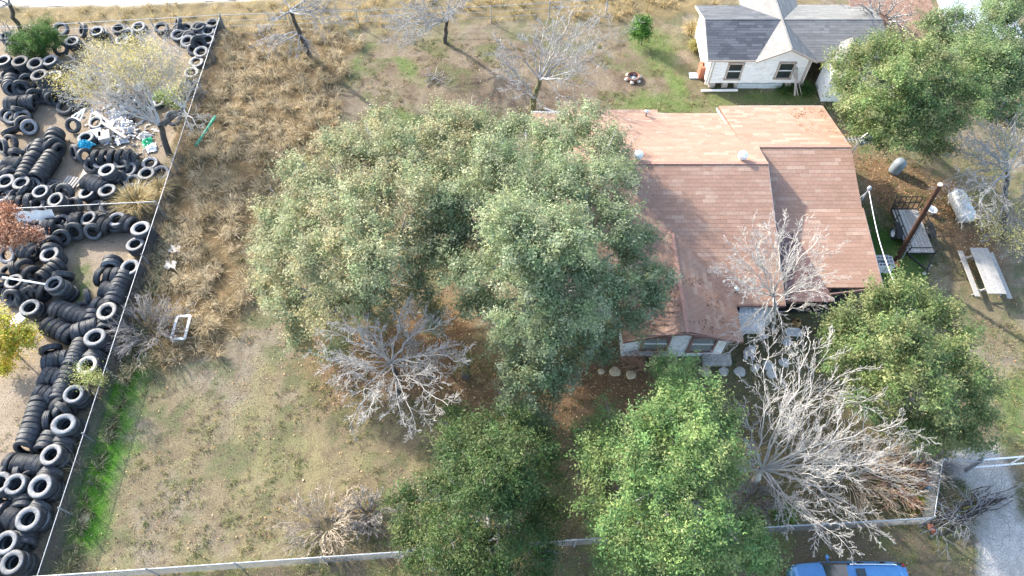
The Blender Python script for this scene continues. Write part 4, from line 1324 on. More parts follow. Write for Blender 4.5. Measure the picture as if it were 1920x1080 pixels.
def branch_out(S, pts, r0, r1, depth, n=(8, 6, 4), ratio=.5, ang=(.5, 1.0), up=.15, rmin=.009, t0=.2, zmin=.1, flat=.7):
    S.line(pts, r0, r1)
    if depth <= 0: return
    L = np.linalg.norm(pts[-1] - pts[0])
    m = n[0]
    nseg = len(pts) - 1
    for i in range(m):
        t = t0 + (1 - t0) * (i + rng.uniform(.1, .9)) / m
        k = min(int(t * nseg), nseg - 1)
        f = t * nseg - k
        p = pts[k] * (1 - f) + pts[k + 1] * f
        d = pts[k + 1] - pts[k]
        d = d / (np.linalg.norm(d) + 1e-9)
        rv = rng.normal(0, 1, 3)
        rv[2] *= flat
        rv = rv - d * rv.dot(d)
        rv /= np.linalg.norm(rv) + 1e-9
        a = rng.uniform(*ang)
        nd = d * math.cos(a) + rv * math.sin(a)
        nd[2] += up
        nd /= np.linalg.norm(nd)
        l = L * ratio * rng.uniform(.6, 1.25) * (1.15 - .65 * t)
        e = p + nd * l
        e[2] = max(e[2], zmin)
        rr = max(rmin, (r0 + (r1 - r0) * t) * .58)
        ns = 4 if depth > 1 else 2
        branch_out(S, curve(p, e, ns, .22), rr, max(rmin * .8, rr * .45), depth - 1, n[1:], ratio, ang, up, rmin, .15, zmin, flat)


def bare_tree(name, label, cat, base, forks, limbs, mats, r=(.18, .12, .085), depth=3, n=(9, 6, 4), ratio=.42, rmin=.010, group=None, trunk_mat=None, sag=.06, up=.12, ang=(.45, .95), wob=.16, r_end=.02):
    """base point, list of fork points up the trunk, limbs = end points"""
    B = np.array(base, float)
    t = thing(name, base, label, cat, group)
    S = Segs()
    prev = B
    fk = [np.array(f, float) for f in forks]
    rr = r[0]
    for f in fk:
        S.line(curve(prev, f, 5, .12), rr, rr * .8)
        rr *= .8
        prev = f
    link('trunk', S.mesh('trunk', trunk_mat or mats, B), t)
    for L_ in limbs:
        e = np.array(L_, float)
        st = min(fk, key=lambda f: np.linalg.norm(f[:2] - e[:2]) + .3 * abs(f[2] - e[2])) if len(fk) > 1 else fk[0]
        S = Segs()
        r0 = r[1] * rng.uniform(.75, 1.1)
        branch_out(S, curve(st, e, 9, wob, sag), r0, r_end, depth, n, ratio, ang, up, rmin)
        link('limb', S.mesh('limb', mats, B), t)
    return t


def PL(lst, z, jit=.6):
    return [tuple(P(q[0], q[1], (q[2] if len(q) > 2 else z + random.uniform(-jit, jit)))) for q in lst]


# ------------------------------------------------------------------ leafy crowns
def crown_mesh(name, blobs, off, cols, density=1.0, leaf=(.08, .14), spread=(.25, .12), up=.75, slim=(.42, .65), per=68, tipcols=None, gain=2.0):
    P_, N_, C_ = [], [], []
    cols = np.array(cols) * gain
    parts = []
    for (c, r) in blobs:
        c, r = np.array(c), r * 1.06
        parts.append((c, r * .62, 12))
        for q in range(int(6 + r * 3)):
            d = rng.normal(0, 1, 3)
            d[2] = abs(d[2]) if rng.random() < .72 else d[2]
            d /= np.linalg.norm(d)
            parts.append((c + d * r * rng.uniform(.52, .78) * np.array([1, 1, .85]), r * rng.uniform(.32, .52), 27))
    for (c, r, dn) in parts:
        k = max(3, int(r * r * dn * density + rng.random()))
        tint = rng.uniform(.82, 1.2)
        dirs = rng.normal(0, 1, (k, 3))
        dirs[:, 2] = np.where(rng.random(k) < .7, np.abs(dirs[:, 2]), dirs[:, 2])
        dirs /= np.linalg.norm(dirs, axis=1, keepdims=True)
        rad = r * (.55 + .5 * rng.random(k) ** .7) * np.where(rng.random(k) < .1, 1.3, 1)
        cc = c + dirs * rad[:, None] * np.array([1, 1, .85])
        out = dirs + rng.normal(0, .35, (k, 3))
        out[:, 2] += .15
        out /= np.linalg.norm(out, axis=1, keepdims=True)
        ccol = cols[rng.integers(0, len(cols), k)] * tint * rng.uniform(.72, 1.28, (k, 1))
        a = rng.normal(0, 1, (k, per))
        pos = cc[:, None] + out[:, None] * (a * spread[0])[..., None] + rng.normal(0, spread[1], (k, per, 3))
        nn = rng.normal(0, .45, (k, per, 3)) + np.array([0, 0, up]) + dirs[:, None] * .5
        P_.append(pos.reshape(-1, 3))
        N_.append(nn.reshape(-1, 3))
        cl = np.repeat(ccol[:, None], per, 1)
        if tipcols is not None:
            tc = np.array(tipcols)
            msk = (rng.random((k, per)) < .1)
            tc = tc * .5 + np.mean(cols, 0) * .5 if True else tc
            cl = np.where(msk[..., None], tc[rng.integers(0, len(tc), (k, per))], cl)
        C_.append((cl * rng.uniform(.82, 1.18, (k, per, 1))).reshape(-1, 3))
    pos, nn, cl = np.concatenate(P_), np.concatenate(N_), np.concatenate(C_)
    keep = pos[:, 2] > .15
    pos, nn, cl = pos[keep], nn[keep], cl[keep]
    nn /= np.linalg.norm(nn, axis=1, keepdims=True)
    m = len(pos)
    h = rng.normal(0, 1, (m, 3))
    u = np.cross(nn, h)
    u /= np.linalg.norm(u, axis=1, keepdims=True)
    v = np.cross(nn, u)
    L = rng.uniform(*leaf, m)[:, None] / 2
    W = L * rng.uniform(*slim, m)[:, None]
    pos = pos - off
    V = np.stack([pos - u * L - v * W, pos - u * L * .6 + v * W, pos + u * L], 1).reshape(-1, 3)
    return np_mesh(name, V, np.arange(m * 3).reshape(-1, 3), M['leaf'], np.repeat(cl, 3, 0))


def oak(name, label, base, blobs_px, cols, cat='tree', group=None, r=.25, dens=1.0, bark=None, tips=None, limb_every=1, **kw):
    B = np.array(base, float)
    t = thing(name, base, label, cat, group)
    bl = []
    for (px, py, z, rp) in blobs_px:
        bl.append((np.array(P(px, py, z)), rp / scale_at(px, py, z)))
    link('crown', crown_mesh('crown', bl, B, cols, dens, tipcols=tips, **kw), t)
    cen = np.mean([b_[0] for b_ in bl], 0)
    S = Segs()
    fork = B + (cen - B) * np.array([.25, .25, 0]) + np.array([0, 0, cen[2] * .4])
    S.line(curve(B, fork, 5, .12), r, r * .75)
    link('trunk', S.mesh('trunk', bark or M['bark_dark'], B), t)
    for b_, rr in bl[::limb_every]:
        S = Segs()
        branch_out(S, curve(fork, b_ + np.array([0, 0, rr * .2]), 7, .14, .05), r * .42, .022, 2, (6, 5), .4, (.4, .9), .2, .008, .35)
        link('limb', S.mesh('limb', bark or M['bark_grey'], B), t)
    return t

# ------------------------------------------------------------------ the green trees
oak('oak_tree', 'broad olive-grey live oak with creamy top between the dry grass and the central oak', P(690, 590),
    [(575, 335, 4.5, 50), (650, 295, 5, 58), (740, 285, 5.5, 58), (830, 250, 5, 52), (885, 235, 4.5, 38), (560, 420, 4.5, 60), (650, 395, 6.3, 72), (755, 360, 6.5, 68), (530, 500, 3.5, 50), (610, 500, 5.5, 68),
     (700, 480, 6.3, 78), (785, 460, 5.5, 58), (540, 575, 3, 45), (620, 590, 3.5, 55), (565, 635, 2.2, 32), (700, 570, 4.5, 55), (785, 545, 4, 42), (870, 310, 5.5, 55), (505, 545, 2.2, 32), (820, 330, 5, 50), (825, 420, 4.5, 50), (610, 350, 5, 50), (810, 600, 3, 30), (640, 650, 2.4, 30), (840, 370, 5.2, 50), (835, 480, 4.6, 46), (720, 230, 4, 36), (500, 460, 3, 36), (520, 400, 3.6, 40)],
    [(.12, .13, .072), (.1, .12, .058), (.138, .138, .078), (.082, .105, .052), (.14, .122, .062)], gain=2.3, tips=[(.26, .25, .16), (.22, .18, .08)], limb_every=2)
oak('oak_tree', 'largest grey-green live oak spreading over the left half of the brown roof', P(990, 600),
    [(985, 240, 4.6, 30), (1095, 235, 5, 46), (1150, 272, 5, 46), (1040, 290, 5.5, 60), (930, 330, 6, 62), (1005, 365, 7, 78), (1100, 350, 6.5, 70), (1160, 330, 5.5, 36), (870, 400, 6, 58), (955, 450, 7.5, 78),
     (1060, 460, 7.5, 82), (1145, 430, 6.5, 55), (1195, 460, 5.2, 38), (895, 515, 6, 52), (980, 545, 6.5, 78), (1080, 550, 6, 76), (1170, 535, 5.2, 52), (1232, 528, 4.8, 32), (945, 620, 5, 48), (1025, 635, 5, 60), (1110, 635, 4.2, 52),
     (1170, 600, 4.2, 36), (985, 705, 4, 48), (1060, 695, 3.5, 40), (965, 750, 3.5, 40), (1025, 735, 3, 36), (860, 460, 5, 46), (1205, 500, 5, 40), (1225, 560, 4.4, 30), (1000, 780, 2.6, 36), (900, 580, 4.2, 42), (950, 260, 4.4, 34)],
    [(.1, .12, .066), (.08, .105, .05), (.122, .133, .08), (.065, .09, .042), (.095, .108, .052)], gain=2.45, tips=[(.24, .25, .18), (.14, .17, .1)], r=.3, limb_every=2)
oak('oak_tree', 'dark green oak standing over the front fence, darkest of the crowns', P(915, 940),
    [(900, 800, 4, 46), (960, 790, 4, 36), (860, 860, 4.5, 58), (950, 860, 5, 68), (825, 930, 3.5, 52), (900, 940, 5, 74), (980, 930, 4.5, 58), (785, 985, 2.5, 38), (850, 1015, 3.5, 62), (935, 1030, 3.5, 62), (1000, 1000, 3, 42),
     (1015, 900, 2.5, 42), (835, 1075, 3, 46), (930, 1085, 3, 46), (1010, 840, 2.6, 42), (1030, 950, 2.4, 36), (770, 1040, 2.4, 44), (760, 940, 2.2, 34), (890, 900, 5.2, 60), (850, 800, 3.2, 36), (1010, 1060, 2.6, 40)],
    [(.034, .068, .018), (.044, .084, .022), (.056, .09, .026), (.028, .056, .016), (.07, .09, .028)], gain=1.4, tips=[(.1, .12, .04)], slim=(.35, .55), leaf=(.07, .13))
oak('oak_tree', 'bright yellow-green tree in front of the gable wing by the front fence', P(1250, 930),
    [(1262, 695, 4.5, 40), (1300, 760, 5, 62), (1235, 755, 4, 40), (1135, 795, 3, 42), (1200, 830, 5, 66), (1300, 850, 5.5, 74), (1355, 795, 4, 34), (1130, 880, 4, 50), (1210, 920, 5, 68), (1305, 940, 5, 64), (1350, 885, 4, 34),
     (1180, 1000, 4, 62), (1270, 1010, 4.5, 68), (1350, 1020, 3.5, 58), (1410, 1040, 2.5, 40), (1125, 960, 3, 38), (1220, 1075, 3, 50), (1305, 1080, 3, 52), (1400, 1000, 3, 40), (1110, 830, 2.6, 36), (1150, 1050, 2.6, 40), (1430, 1060, 2.2, 34), (1250, 800, 5, 60)],
    [(.085, .145, .045), (.065, .12, .038), (.11, .16, .05), (.15, .18, .065), (.055, .098, .03)], tips=[(.24, .26, .08), (.2, .24, .07)], gain=1.75, slim=(.35, .6), dens=.9)
oak('oak_tree', 'round olive-green oak beside the gravel drive, right of the front porch', P(1690, 740),
    [(1590, 605, 4, 48), (1640, 575, 4.5, 40), (1695, 565, 4.5, 46), (1680, 640, 5.5, 70), (1600, 680, 4, 54), (1760, 610, 4.5, 52), (1785, 680, 4.5, 58), (1715, 725, 5, 70), (1640, 750, 4, 48), (1795, 755, 4, 54), (1740, 805, 3, 50),
     (1830, 725, 3, 38), (1810, 815, 2.5, 36), (1565, 645, 3.5, 32), (1690, 800, 3, 40)],
    [(.08, .105, .035), (.06, .09, .028), (.1, .12, .045), (.12, .125, .05), (.045, .075, .025)], tips=[(.22, .22, .1), (.17, .2, .07)])
oak('oak_tree', 'big round green oak behind the right gable end of the brown roof', P(1690, 250),
    [(1590, 115, 4, 46), (1650, 105, 5, 48), (1580, 170, 4, 42), (1660, 170, 6, 68), (1725, 135, 6, 62), (1620, 225, 4, 52), (1700, 235, 5, 64), (1765, 200, 5.5, 62), (1650, 262, 3, 40), (1735, 270, 3.5, 40), (1785, 140, 5, 42)],
    [(.075, .11, .035), (.055, .09, .028), (.1, .12, .045), (.12, .125, .055), (.045, .075, .025)], tips=[(.25, .25, .14), (.18, .2, .08)])
oak('oak_tree', 'pale green spreading tree at the top right corner behind the round oak', P(1850, 200),
    [(1800, 62, 4.5, 44), (1745, 55, 4.5, 34), (1850, 42, 4.5, 52), (1850, 112, 5, 58), (1900, 150, 4.5, 52), (1880, 205, 4, 42), (1830, 165, 4.5, 52), (1910, 85, 4, 34), (1890, 15, 4, 38)],
    [(.085, .12, .05), (.065, .1, .035), (.11, .13, .06), (.06, .095, .035)], tips=[(.26, .26, .17), (.2, .22, .1)], dens=.85)
oak('juniper_bush', 'feathery bright green bush among the tires at the top left', P(70, 125), [(60, 75, .9, 30), (85, 85, .9, 30), (48, 92, .7, 28), (78, 62, 1.3, 26), (95, 70, .9, 22), (70, 100, .5, 28)],
    [(.05, .13, .02), (.07, .16, .03), (.04, .1, .02), (.1, .15, .04)], 'bush', r=.06, leaf=(.07, .16), slim=(.14, .25), dens=2.0, up=.3, spread=(.2, .08), gain=1.1)
oak('citrus_bush', 'small upright bright green shrub standing alone in the back yard', P(1203, 84), [(1200, 68, .7, 14), (1207, 52, 1.2, 15), (1203, 40, 1.8, 11), (1210, 64, .9, 12), (1197, 50, 1.2, 10)],
    [(.06, .16, .02), (.08, .19, .03), (.05, .12, .02)], 'bush', r=.04, dens=2.2, per=30, leaf=(.1, .17), spread=(.14, .1), gain=1.1)
oak('red_leaved_tree', 'small tree with rust-red dry leaves at the left edge among tires', P(62, 482), [(20, 425, 2.6, 26), (-10, 440, 2.5, 30), (40, 445, 2.4, 22), (15, 455, 2.2, 24), (-15, 410, 2.8, 22), (66, 440, 2.3, 10), (10, 400, 2.8, 18)],
    [(.3, .13, .07), (.36, .18, .1), (.24, .1, .055), (.42, .25, .16)], 'tree', r=.05, bark=M['bark_grey'], dens=1.5, per=34, limb_every=2, gain=1.1)
oak('yellow_leaved_shrub', 'shrub with orange and yellow-green autumn leaves at the left edge', P(40, 672), [(5, 610, 1.8, 22), (20, 635, 1.6, 24), (40, 640, 1.4, 20), (-10, 640, 1.6, 28), (15, 660, 1.0, 22), (50, 622, 1.3, 10), (-20, 600, 1.8, 24), (10, 690, .5, 10)],
    [(.42, .38, .03), (.3, .33, .03), (.5, .3, .04), (.22, .27, .03)], 'shrub', r=.045, bark=M['bark_grey'], dens=1.6, per=36, tips=[(.55, .26, .05), (.5, .45, .06)], limb_every=2, gain=1.1)

# ------------------------------------------------------------------ leafless trees
random.seed(5)
bare_tree('leafless_tree', 'grey leafless tree with wide crown on the lawn before the two big oaks', 'tree', P(752, 742), [P(742, 700, 2.2), P(733, 682, 3.0)],
          PL([(588, 662), (602, 618), (640, 606), (668, 606), (704, 612), (762, 572), (775, 545), (805, 590), (842, 600), (862, 645), (872, 672), (850, 700), (820, 690), (600, 690), (625, 720), (690, 785), (655, 800), (780, 810), (760, 800), (840, 760), (700, 640)], 4.6),
          M['bark_white'], r=(.14, .038, .033), n=(10, 8, 5), rmin=.0065, trunk_mat=M['bark_dark'], ratio=.38, sag=.08, wob=.2, r_end=.012)
bare_tree('dead_tree', 'bleached white dead tree with long bare branches over the front fence', 'tree', P(1412, 905), [P(1428, 880, 2.0)],
          PL([(1392, 760, 4), (1440, 640, 5.5), (1468, 690, 6), (1520, 640, 6), (1555, 655, 6), (1612, 690, 5.5), (1650, 735, 5), (1700, 800, 5), (1722, 845, 4), (1722, 900, 3.2), (1730, 880, 4), (1660, 1000, 3.5), (1600, 1040, 4), (1555, 1025, 4), (1470, 985, 3),
              (1385, 880, 3), (1400, 830, 4), (1500, 760, 6), (1580, 790, 6), (1640, 870, 5), (1560, 900, 5), (1500, 960, 3.5)], 5),
          M['bark_white'], r=(.16, .042, .036), n=(11, 8, 5), rmin=.0065, ratio=.36, sag=.05, wob=.24, r_end=.009, ang=(.35, .85))
bare_tree('leafless_tree', 'pale leafless tree rising by the porch and spreading over the brown roof', 'tree', P(1452, 622), [P(1452, 585, 2.0), P(1450, 556, 3.4)],
          PL([(1346, 500), (1368, 468), (1385, 440), (1410, 425), (1440, 415), (1475, 405), (1505, 412), (1540, 432), (1562, 470), (1568, 510), (1550, 550), (1400, 540), (1372, 520), (1430, 470), (1490, 470), (1520, 500)], 5.8, .5)
          + PL([(1362, 640), (1330, 690), (1425, 640), (1475, 650), (1545, 575), (1400, 610)], 3.0, .4),
          M['bark_white'], r=(.09, .032, .028), n=(10, 7, 5), rmin=.006, ratio=.38, sag=.03, wob=.24, r_end=.008, ang=(.35, .85))
bare_tree('leafless_tree', 'leafless tree with mossy dark forked trunk behind the central oak', 'tree', P(1000, 222), [P(1000, 185, 1.5), P(1012, 150, 2.6)],
          PL([(932, 80), (945, 120), (985, 70), (1020, 45), (1050, 18), (1085, 2), (1130, 30), (1160, 50), (1135, 95), (1110, 140), (1090, 165), (960, 160), (930, 105), (1040, 70), (1075, 70), (1100, 100)], 4.6, .6),
          M['bark_grey'], r=(.2, .05, .045), n=(10, 7, 4), r_end=.008, rmin=.008, trunk_mat=M['moss'], ratio=.42)
bare_tree('leafless_tree', 'leaning leafless tree in dry grass at the back fence, left of its twin', 'tree', P(582, 108), [P(562, 62, 2.2), P(545, 22, 4.0)],
          PL([(480, 78, 2), (492, 52, 3), (510, 40), (620, 45), (680, 22), (655, 52), (590, 12), (500, 100, 1), (560, 112, .8), (590, 105, .8), (600, -10), (520, -20), (640, 0)], 4.2),
          M['bark_grey'], r=(.15, .05, .045), n=(10, 7, 4), r_end=.008, rmin=.008, trunk_mat=M['bark_dark'])
bare_tree('leafless_tree', 'leafless tree with dark forked trunk on the back fence line above the dirt yard', 'tree', P(835, 80), [P(838, 40, 2.0)],
          PL([(720, 52), (742, 35), (760, 82, 1.6), (775, 15), (800, 45), (870, 0), (860, 25), (745, 60), (705, 30), (850, -25), (900, -30), (810, -15)], 4.0),
          M['bark_grey'], r=(.14, .05, .045), n=(10, 7, 4), r_end=.008, rmin=.008, trunk_mat=M['bark_dark'])
t7 = bare_tree('leafless_tree', 'grey twiggy tree with sparse yellow leaves spreading over the tire yard', 'tree', P(318, 292), [P(300, 235, 2.0), P(345, 205, 2.6)],
          PL([(125, 158), (150, 120), (180, 90), (215, 85), (250, 70), (285, 75), (320, 90), (350, 120), (372, 150), (140, 185), (185, 175), (220, 150), (270, 135), (240, 195), (300, 160), (345, 165), (375, 250), (205, 120), (310, 120), (260, 100)], 3.6, .5),
          M['bark_white'], r=(.18, .05, .045), n=(10, 7, 4), r_end=.008, rmin=.008, trunk_mat=M['bark_dark'])
yb = [(P(px, py, z), .75) for px, py, z in [(150, 150, 3.5), (180, 105, 3.8), (215, 95, 4), (260, 90, 4), (160, 175, 3.2), (205, 140, 3.6), (250, 130, 3.8), (290, 100, 4), (285, 150, 3.5), (330, 130, 3.6), (120, 160, 3.2), (225, 165, 3.2), (330, 180, 3.2), (240, 110, 4)]]
link('crown', crown_mesh('crown', yb, np.array(t7.location), [(.42, .36, .08), (.5, .44, .14), (.36, .3, .1), (.5, .45, .25)], .62, (.05, .1), (.3, .2), per=30, gain=1.1), t7)
oak('shrub', 'green leafy clump at the foot of the trunk inside the tire yard', P(322, 200), [(318, 185, .8, 12), (330, 192, .6, 10), (300, 178, .9, 8)], [(.12, .17, .03), (.09, .14, .03)], 'shrub', r=.03, dens=1.6, per=24)
t8 = bare_tree('leafless_tree', 'leafless tree with yellowish twigs at the right edge beside the silver tank', 'tree', P(1880, 445), [P(1884, 380, 2.2), P(1890, 320, 3.6)],
          PL([(1762, 345), (1775, 285), (1800, 255), (1835, 225), (1860, 195), (1900, 190), (1935, 230), (1950, 300), (1945, 360), (1835, 380), (1850, 455, 2), (1900, 475, 2), (1815, 330), (1920, 430, 3), (1840, 280), (1880, 260), (1815, 400)], 4.4),
          M['bark_grey'], r=(.15, .05, .045), n=(10, 7, 4), r_end=.008, rmin=.008, trunk_mat=M['bark_dark'])
yb = [(P(px, py, z), .8) for px, py, z in [(1850, 430, 2.6), (1800, 300, 3.6), (1900, 400, 3), (1850, 330, 3.5), (1910, 460, 2.4), (1880, 280, 4), (1830, 390, 3)]]
link('crown', crown_mesh('crown', yb, np.array(t8.location), [(.22, .21, .07), (.28, .24, .1), (.2, .17, .07)], .4, (.05, .1), (.3, .2), per=26), t8)
bare_tree('leafless_tree', 'small dark leafless tree beside the white house and rusty shed', 'tree', P(1655, 70), [P(1648, 45, 1.5)],
          PL([(1600, 5), (1625, -8), (1650, -5), (1690, 0), (1712, 25), (1690, 45), (1618, 20), (1640, 10)], 3.4), M['bark_grey'], r=(.13, .07, .05), n=(6, 5, 3), rmin=.011, trunk_mat=M['bark_dark'])
bare_tree('leafless_tree', 'tall thin trunk leaning into the top left corner behind the juniper', 'tree', P(40, 62), [P(18, 8, 3.5)], PL([(0, 15, 4), (-20, 0, 5), (12, -40, 5.5)], 4), M['bark_grey'], r=(.14, .08, .05), n=(4, 3, 3), trunk_mat=M['bark_dark'])
bare_tree('leafless_tree', 'grey dead brush branches on the tires at the far left top', 'tree', P(10, 95), [P(10, 78, .9)], PL([(-10, 50, 1.6), (12, 40, 1.8), (28, 55, 1.5), (30, 80, 1.2), (-15, 75, 1.2)], 1.6, .1), M['bark_grey'], r=(.06, .04, .03), n=(5, 4, 3), rmin=.01)
# thickets of twigs
def thicket(name, label, base, rx, ry, h, n, mat, seed=0, rmin=.009, r=.019, cat='bush', nn=(5, 4), droop=.1, group=None):
    B = np.array(base, float)
    t = thing(name, base, label, cat, group)
    for g in range(4):
        S = Segs()
        for i in range(n // 4):
            a, q = rng.uniform(0, 6.28), rng.uniform(.3, 1) ** .7
            s = B + np.array([math.cos(a) * rx * .15, math.sin(a) * ry * .15, 0])
            e = B + np.array([math.cos(a) * rx * q, math.sin(a) * ry * q, h * (1.1 - .75 * q) * rng.uniform(.6, 1.2)])
            branch_out(S, curve(s, e, 5, .2, .12), r, .010, 2, nn, .42, (.3, .8), .15, rmin, .25, .05)
        link('stem', S.mesh('stem', mat, B), t)['kind'] = 'stuff'
    return t


thicket('twiggy_bush', 'grey-brown leafless bush between the long fence and the white frame', P(285, 625), 2.1, 2.0, 1.7, 72, M['twig_grey'])
thicket('twiggy_bush', 'tan leafless bush low on the front lawn, left of its darker twin', P(612, 985), 2.0, 1.7, 1.4, 64, M['twig_tan'])
thicket('twiggy_bush', 'dark grey leafless bush on the lawn touching the dark green oak', P(690, 965), 1.2, 1.1, 1.3, 56, M['twig_grey'])
thicket('brush_heap', 'wide heap of tan dead brush under the white dead tree', P(1590, 890), 3.2, 2.6, 1.0, 90, M['twig_tan'])
thicket('brush_heap', 'rust coloured dead brush at the right tip of the white dead tree', P(1680, 905), 1.7, 1.6, .8, 52, M['twig_rust'])
thicket('brush_heap', 'dark grey brush at the foot of the white dead tree by the fence', P(1410, 935), 1.2, 1.3, .9, 44, M['twig_grey'])
thicket('twiggy_bush', 'brown twiggy bush growing against the front wall below the window', P(1215, 690), 1.5, .6, 1.5, 44, M['twig_rust'])
thicket('twiggy_bush', 'bare grey shrub beside the drive gate fence', P(1735, 875), 1.3, 1.2, 1.0, 40, M['twig_grey'])
thicket('twiggy_bush', 'pale dead twigs lying over the fence beside the forked tire yard tree', P(345, 190), 1.6, 1.3, 1.0, 34, M['bark_grey'])
thicket('twiggy_bush', 'dry pale scrub covering tires below the yellow-leaved twiggy tree', P(230, 140), 3.2, 2.6, 1.1, 70, M['bark_grey'])
# fallen brush trunk across the drive
fb = thing('fallen_brush', P(1745, 1000), 'long dark fallen brush bundle lying across the gravel drive', 'brush')
S = Segs()
Bo = np.array(P(1745, 1000))
for i in range(26):
    o = rng.normal(0, .18, 3)
    o[2] = abs(o[2])
    S.line(curve(np.array(P(1750 + rng.uniform(-30, 60), 995 - rng.uniform(-5, 35), .15)) + o, np.array(P(1885 + rng.uniform(-50, 20), 930 + rng.uniform(-10, 12), .3)) + o, 8, .12), .03, .018)
link('stem', S.mesh('stem', M['bark_dark'], Bo), fb)
S = Segs()
for i in range(60):
    t_ = rng.uniform(0, 1)
    s_ = np.array(P(1755 + 135 * t_, 992 - 65 * t_, .3))
    a = rng.uniform(0, 6.28)
    L_ = rng.uniform(.5, 1.5)
    branch_out(S, curve(s_, s_ + np.array([math.cos(a) * L_, math.sin(a) * L_, rng.uniform(.1, .9)]), 4, .2), .016, .008, 1, (6, 3), .45, (.3, .8), .1, .008, .2, .05)
link('twig', S.mesh('twig', M['bark_grey'], Bo), fb)
sp = thing('sapling', P(166, 705), 'sprig of yellow-green leaves poking through the long fence by the white tire', 'plant')
link('crown', crown_mesh('crown', [(P(148, 697, 1.5), .3), (P(165, 710, 1.7), .35), (P(180, 700, 1.5), .3), (P(150, 718, 1.2), .3), (P(190, 715, 1.1), .25)], np.array(sp.location), [(.3, .33, .09), (.36, .36, .14), (.2, .24, .07)], .5, (.05, .1), per=12, gain=1.0), sp)
S = Segs()
for i in range(9):
    S.line(curve(np.array(P(166, 705)), np.array(P(145 + i * 6, 700 + (i % 3) * 9, 1.4)), 4, .15), .012, .007)
link('stem', S.mesh('stem', M['twig_tan'], np.array(P(166, 705))), sp)
st = thing('vine_stump', P(873, 705), 'tall tree stump wrapped in vines at the edge of the leafless lawn tree', 'stump')
S = Segs()
S.line(curve(np.array(P(873, 705)), np.array(P(876, 668, 1.6)), 4, .08), .2, .14)
link('trunk', S.mesh('trunk', M['bark_dark'], np.array(P(873, 705))), st)
link('vine', crown_mesh('vine', [(P(876, 668, 1.6), .35), (P(870, 690, .9), .3)], np.array(P(873, 705)), [(.1, .13, .04), (.14, .12, .06)], 1.0, (.05, .1), per=20), st)


def grass_clump(label, px, py, r, h, cols, n=420):
    B = P(px, py)
    a = rng.uniform(0, 6.28, n)
    q = rng.uniform(0, 1, n) ** .7 * r * .4
    pos = np.stack([np.cos(a) * q, np.sin(a) * q, np.zeros(n)], 1)
    cols = np.array(cols)
    o = blades('grass_clump', pos, rng.uniform(.6, 1.1, n) * h, rng.uniform(.015, .03, n), rng.uniform(.3, .9, n), a + rng.normal(0, .3, n), cols[rng.integers(0, len(cols), n)] * rng.uniform(.7, 1.3, n)[:, None], M['blade'])
    o.location = B
    del o['kind']
    return tag(o, label, 'grass clump')


ST = [(.42, .33, .15), (.36, .26, .11), (.48, .4, .22)]
grass_clump('large straw-coloured grass clump at the long fence corner above the cross fence', 262, 388, 1.6, 1.5, ST, 800)
grass_clump('straw grass clump growing over the fence just above the big straw clump', 305, 362, 1.0, 1.1, ST, 500)
grass_clump('straw grass clump against the left wall of the white house', 1298, 62, 1.0, 1.0, ST)
grass_clump('smaller olive grass clump by the left corner of the white house', 1303, 92, .7, .7, [(.24, .22, .06), (.3, .26, .1)])
grass_clump('bright green spiky plant under the white dead tree by the front fence', 1469, 968, .9, .6, [(.08, .2, .03), (.12, .24, .04)], 240)
grass_clump('yellow-green weed clump near the front fence corner by the drive', 1722, 948, .9, .5, [(.3, .32, .05), (.2, .26, .05)], 260)
grass_clump('dark tall weeds at the foot of the leaning boards by the white house', 1508, 172, 1.1, .7, [(.06, .13, .03), (.08, .16, .04)], 420)
grass_clump('dark tall weeds along the white house foundation under its right window', 1470, 168, 1.3, .6, [(.06, .13, .03), (.09, .16, .04)], 420)
for k_, (a_, b_) in enumerate([(600, 690), (545, 755), (520, 880), (460, 935), (505, 985), (550, 1000)]):
    pass

# ------------------------------------------------------------------ things in the right hand yard
# leaning utility pole
pb_, pt_ = P(1680, 489), P(1763, 346, 6.2)
po = thing('utility_pole', pb_, 'dark brown wooden pole leaning beside the trailer', 'pole')
b = MB()
v = pt_ - pb_
b.tube((0, 0, -.1), v, .125, .105, 14)
b.build('shaft', M['wood_brown'], po)
b = MB()
b.tube(v * .997, v * 1.004, .108, .1, 14)
b.build('pole_top', M['wood_grey'], po)
b = MB()
b.tube(v * .55 + Vector((.1, -.13, 0)), v * .05 + Vector((.1, -.16, 0)), .025)
b.build('conduit', M['galv'], po)

# power line from the service mast towards the front
wl = thing('power_line', (16.75, q0.y, 3.6), 'white overhead cable from the roof mast past the block stack to the front', 'cable')
b = MB()
A_, B_ = Vector((0, 0, 0)), P(1690, 560, 2.9) - Vector((16.75, q0.y, 3.6))
pts_ = [A_.lerp(B_, i / 12) - Vector((0, 0, .35 * math.sin(i / 12 * math.pi))) for i in range(13)]
b.path(pts_, .02)
b.build('cable', M['plastic_white'], wl)

# utility trailer
ta_, tb_ = P(1700.5, 402, .55), P(1724, 463, .55)
td = (tb_ - ta_)
TL = 2.75
trz = math.atan2(td.y, td.x) + math.pi / 2
tc_ = (ta_ + tb_) / 2
tr = thing('utility_trailer', (tc_.x, tc_.y, 0), 'small black utility trailer with worn plank bed parked behind the leaning pole', 'trailer', rz=trz)
HW, HL = .66, TL / 2
b = MB()
for s_ in (-1, 1):
    b.bar((s_ * HW, -HL, .45), (s_ * HW, HL, .45), .06, .1)
for y_ in np.linspace(-HL, HL, 5):
    b.bar((-HW, y_, .45), (HW, y_, .45), .05, .08)
b.build('chassis', M['black_steel'], tr)
for i_ in range(8):
    x_ = -HW + .085 + i_ * (2 * HW - .17) / 7
    bb = MB().box((x_, 0, .52 + random.uniform(-.004, .004)), (2 * HW / 8 - .015, TL - .04, .035), bev=.004)
    bb.build('plank', M['wood_grey'], tr)
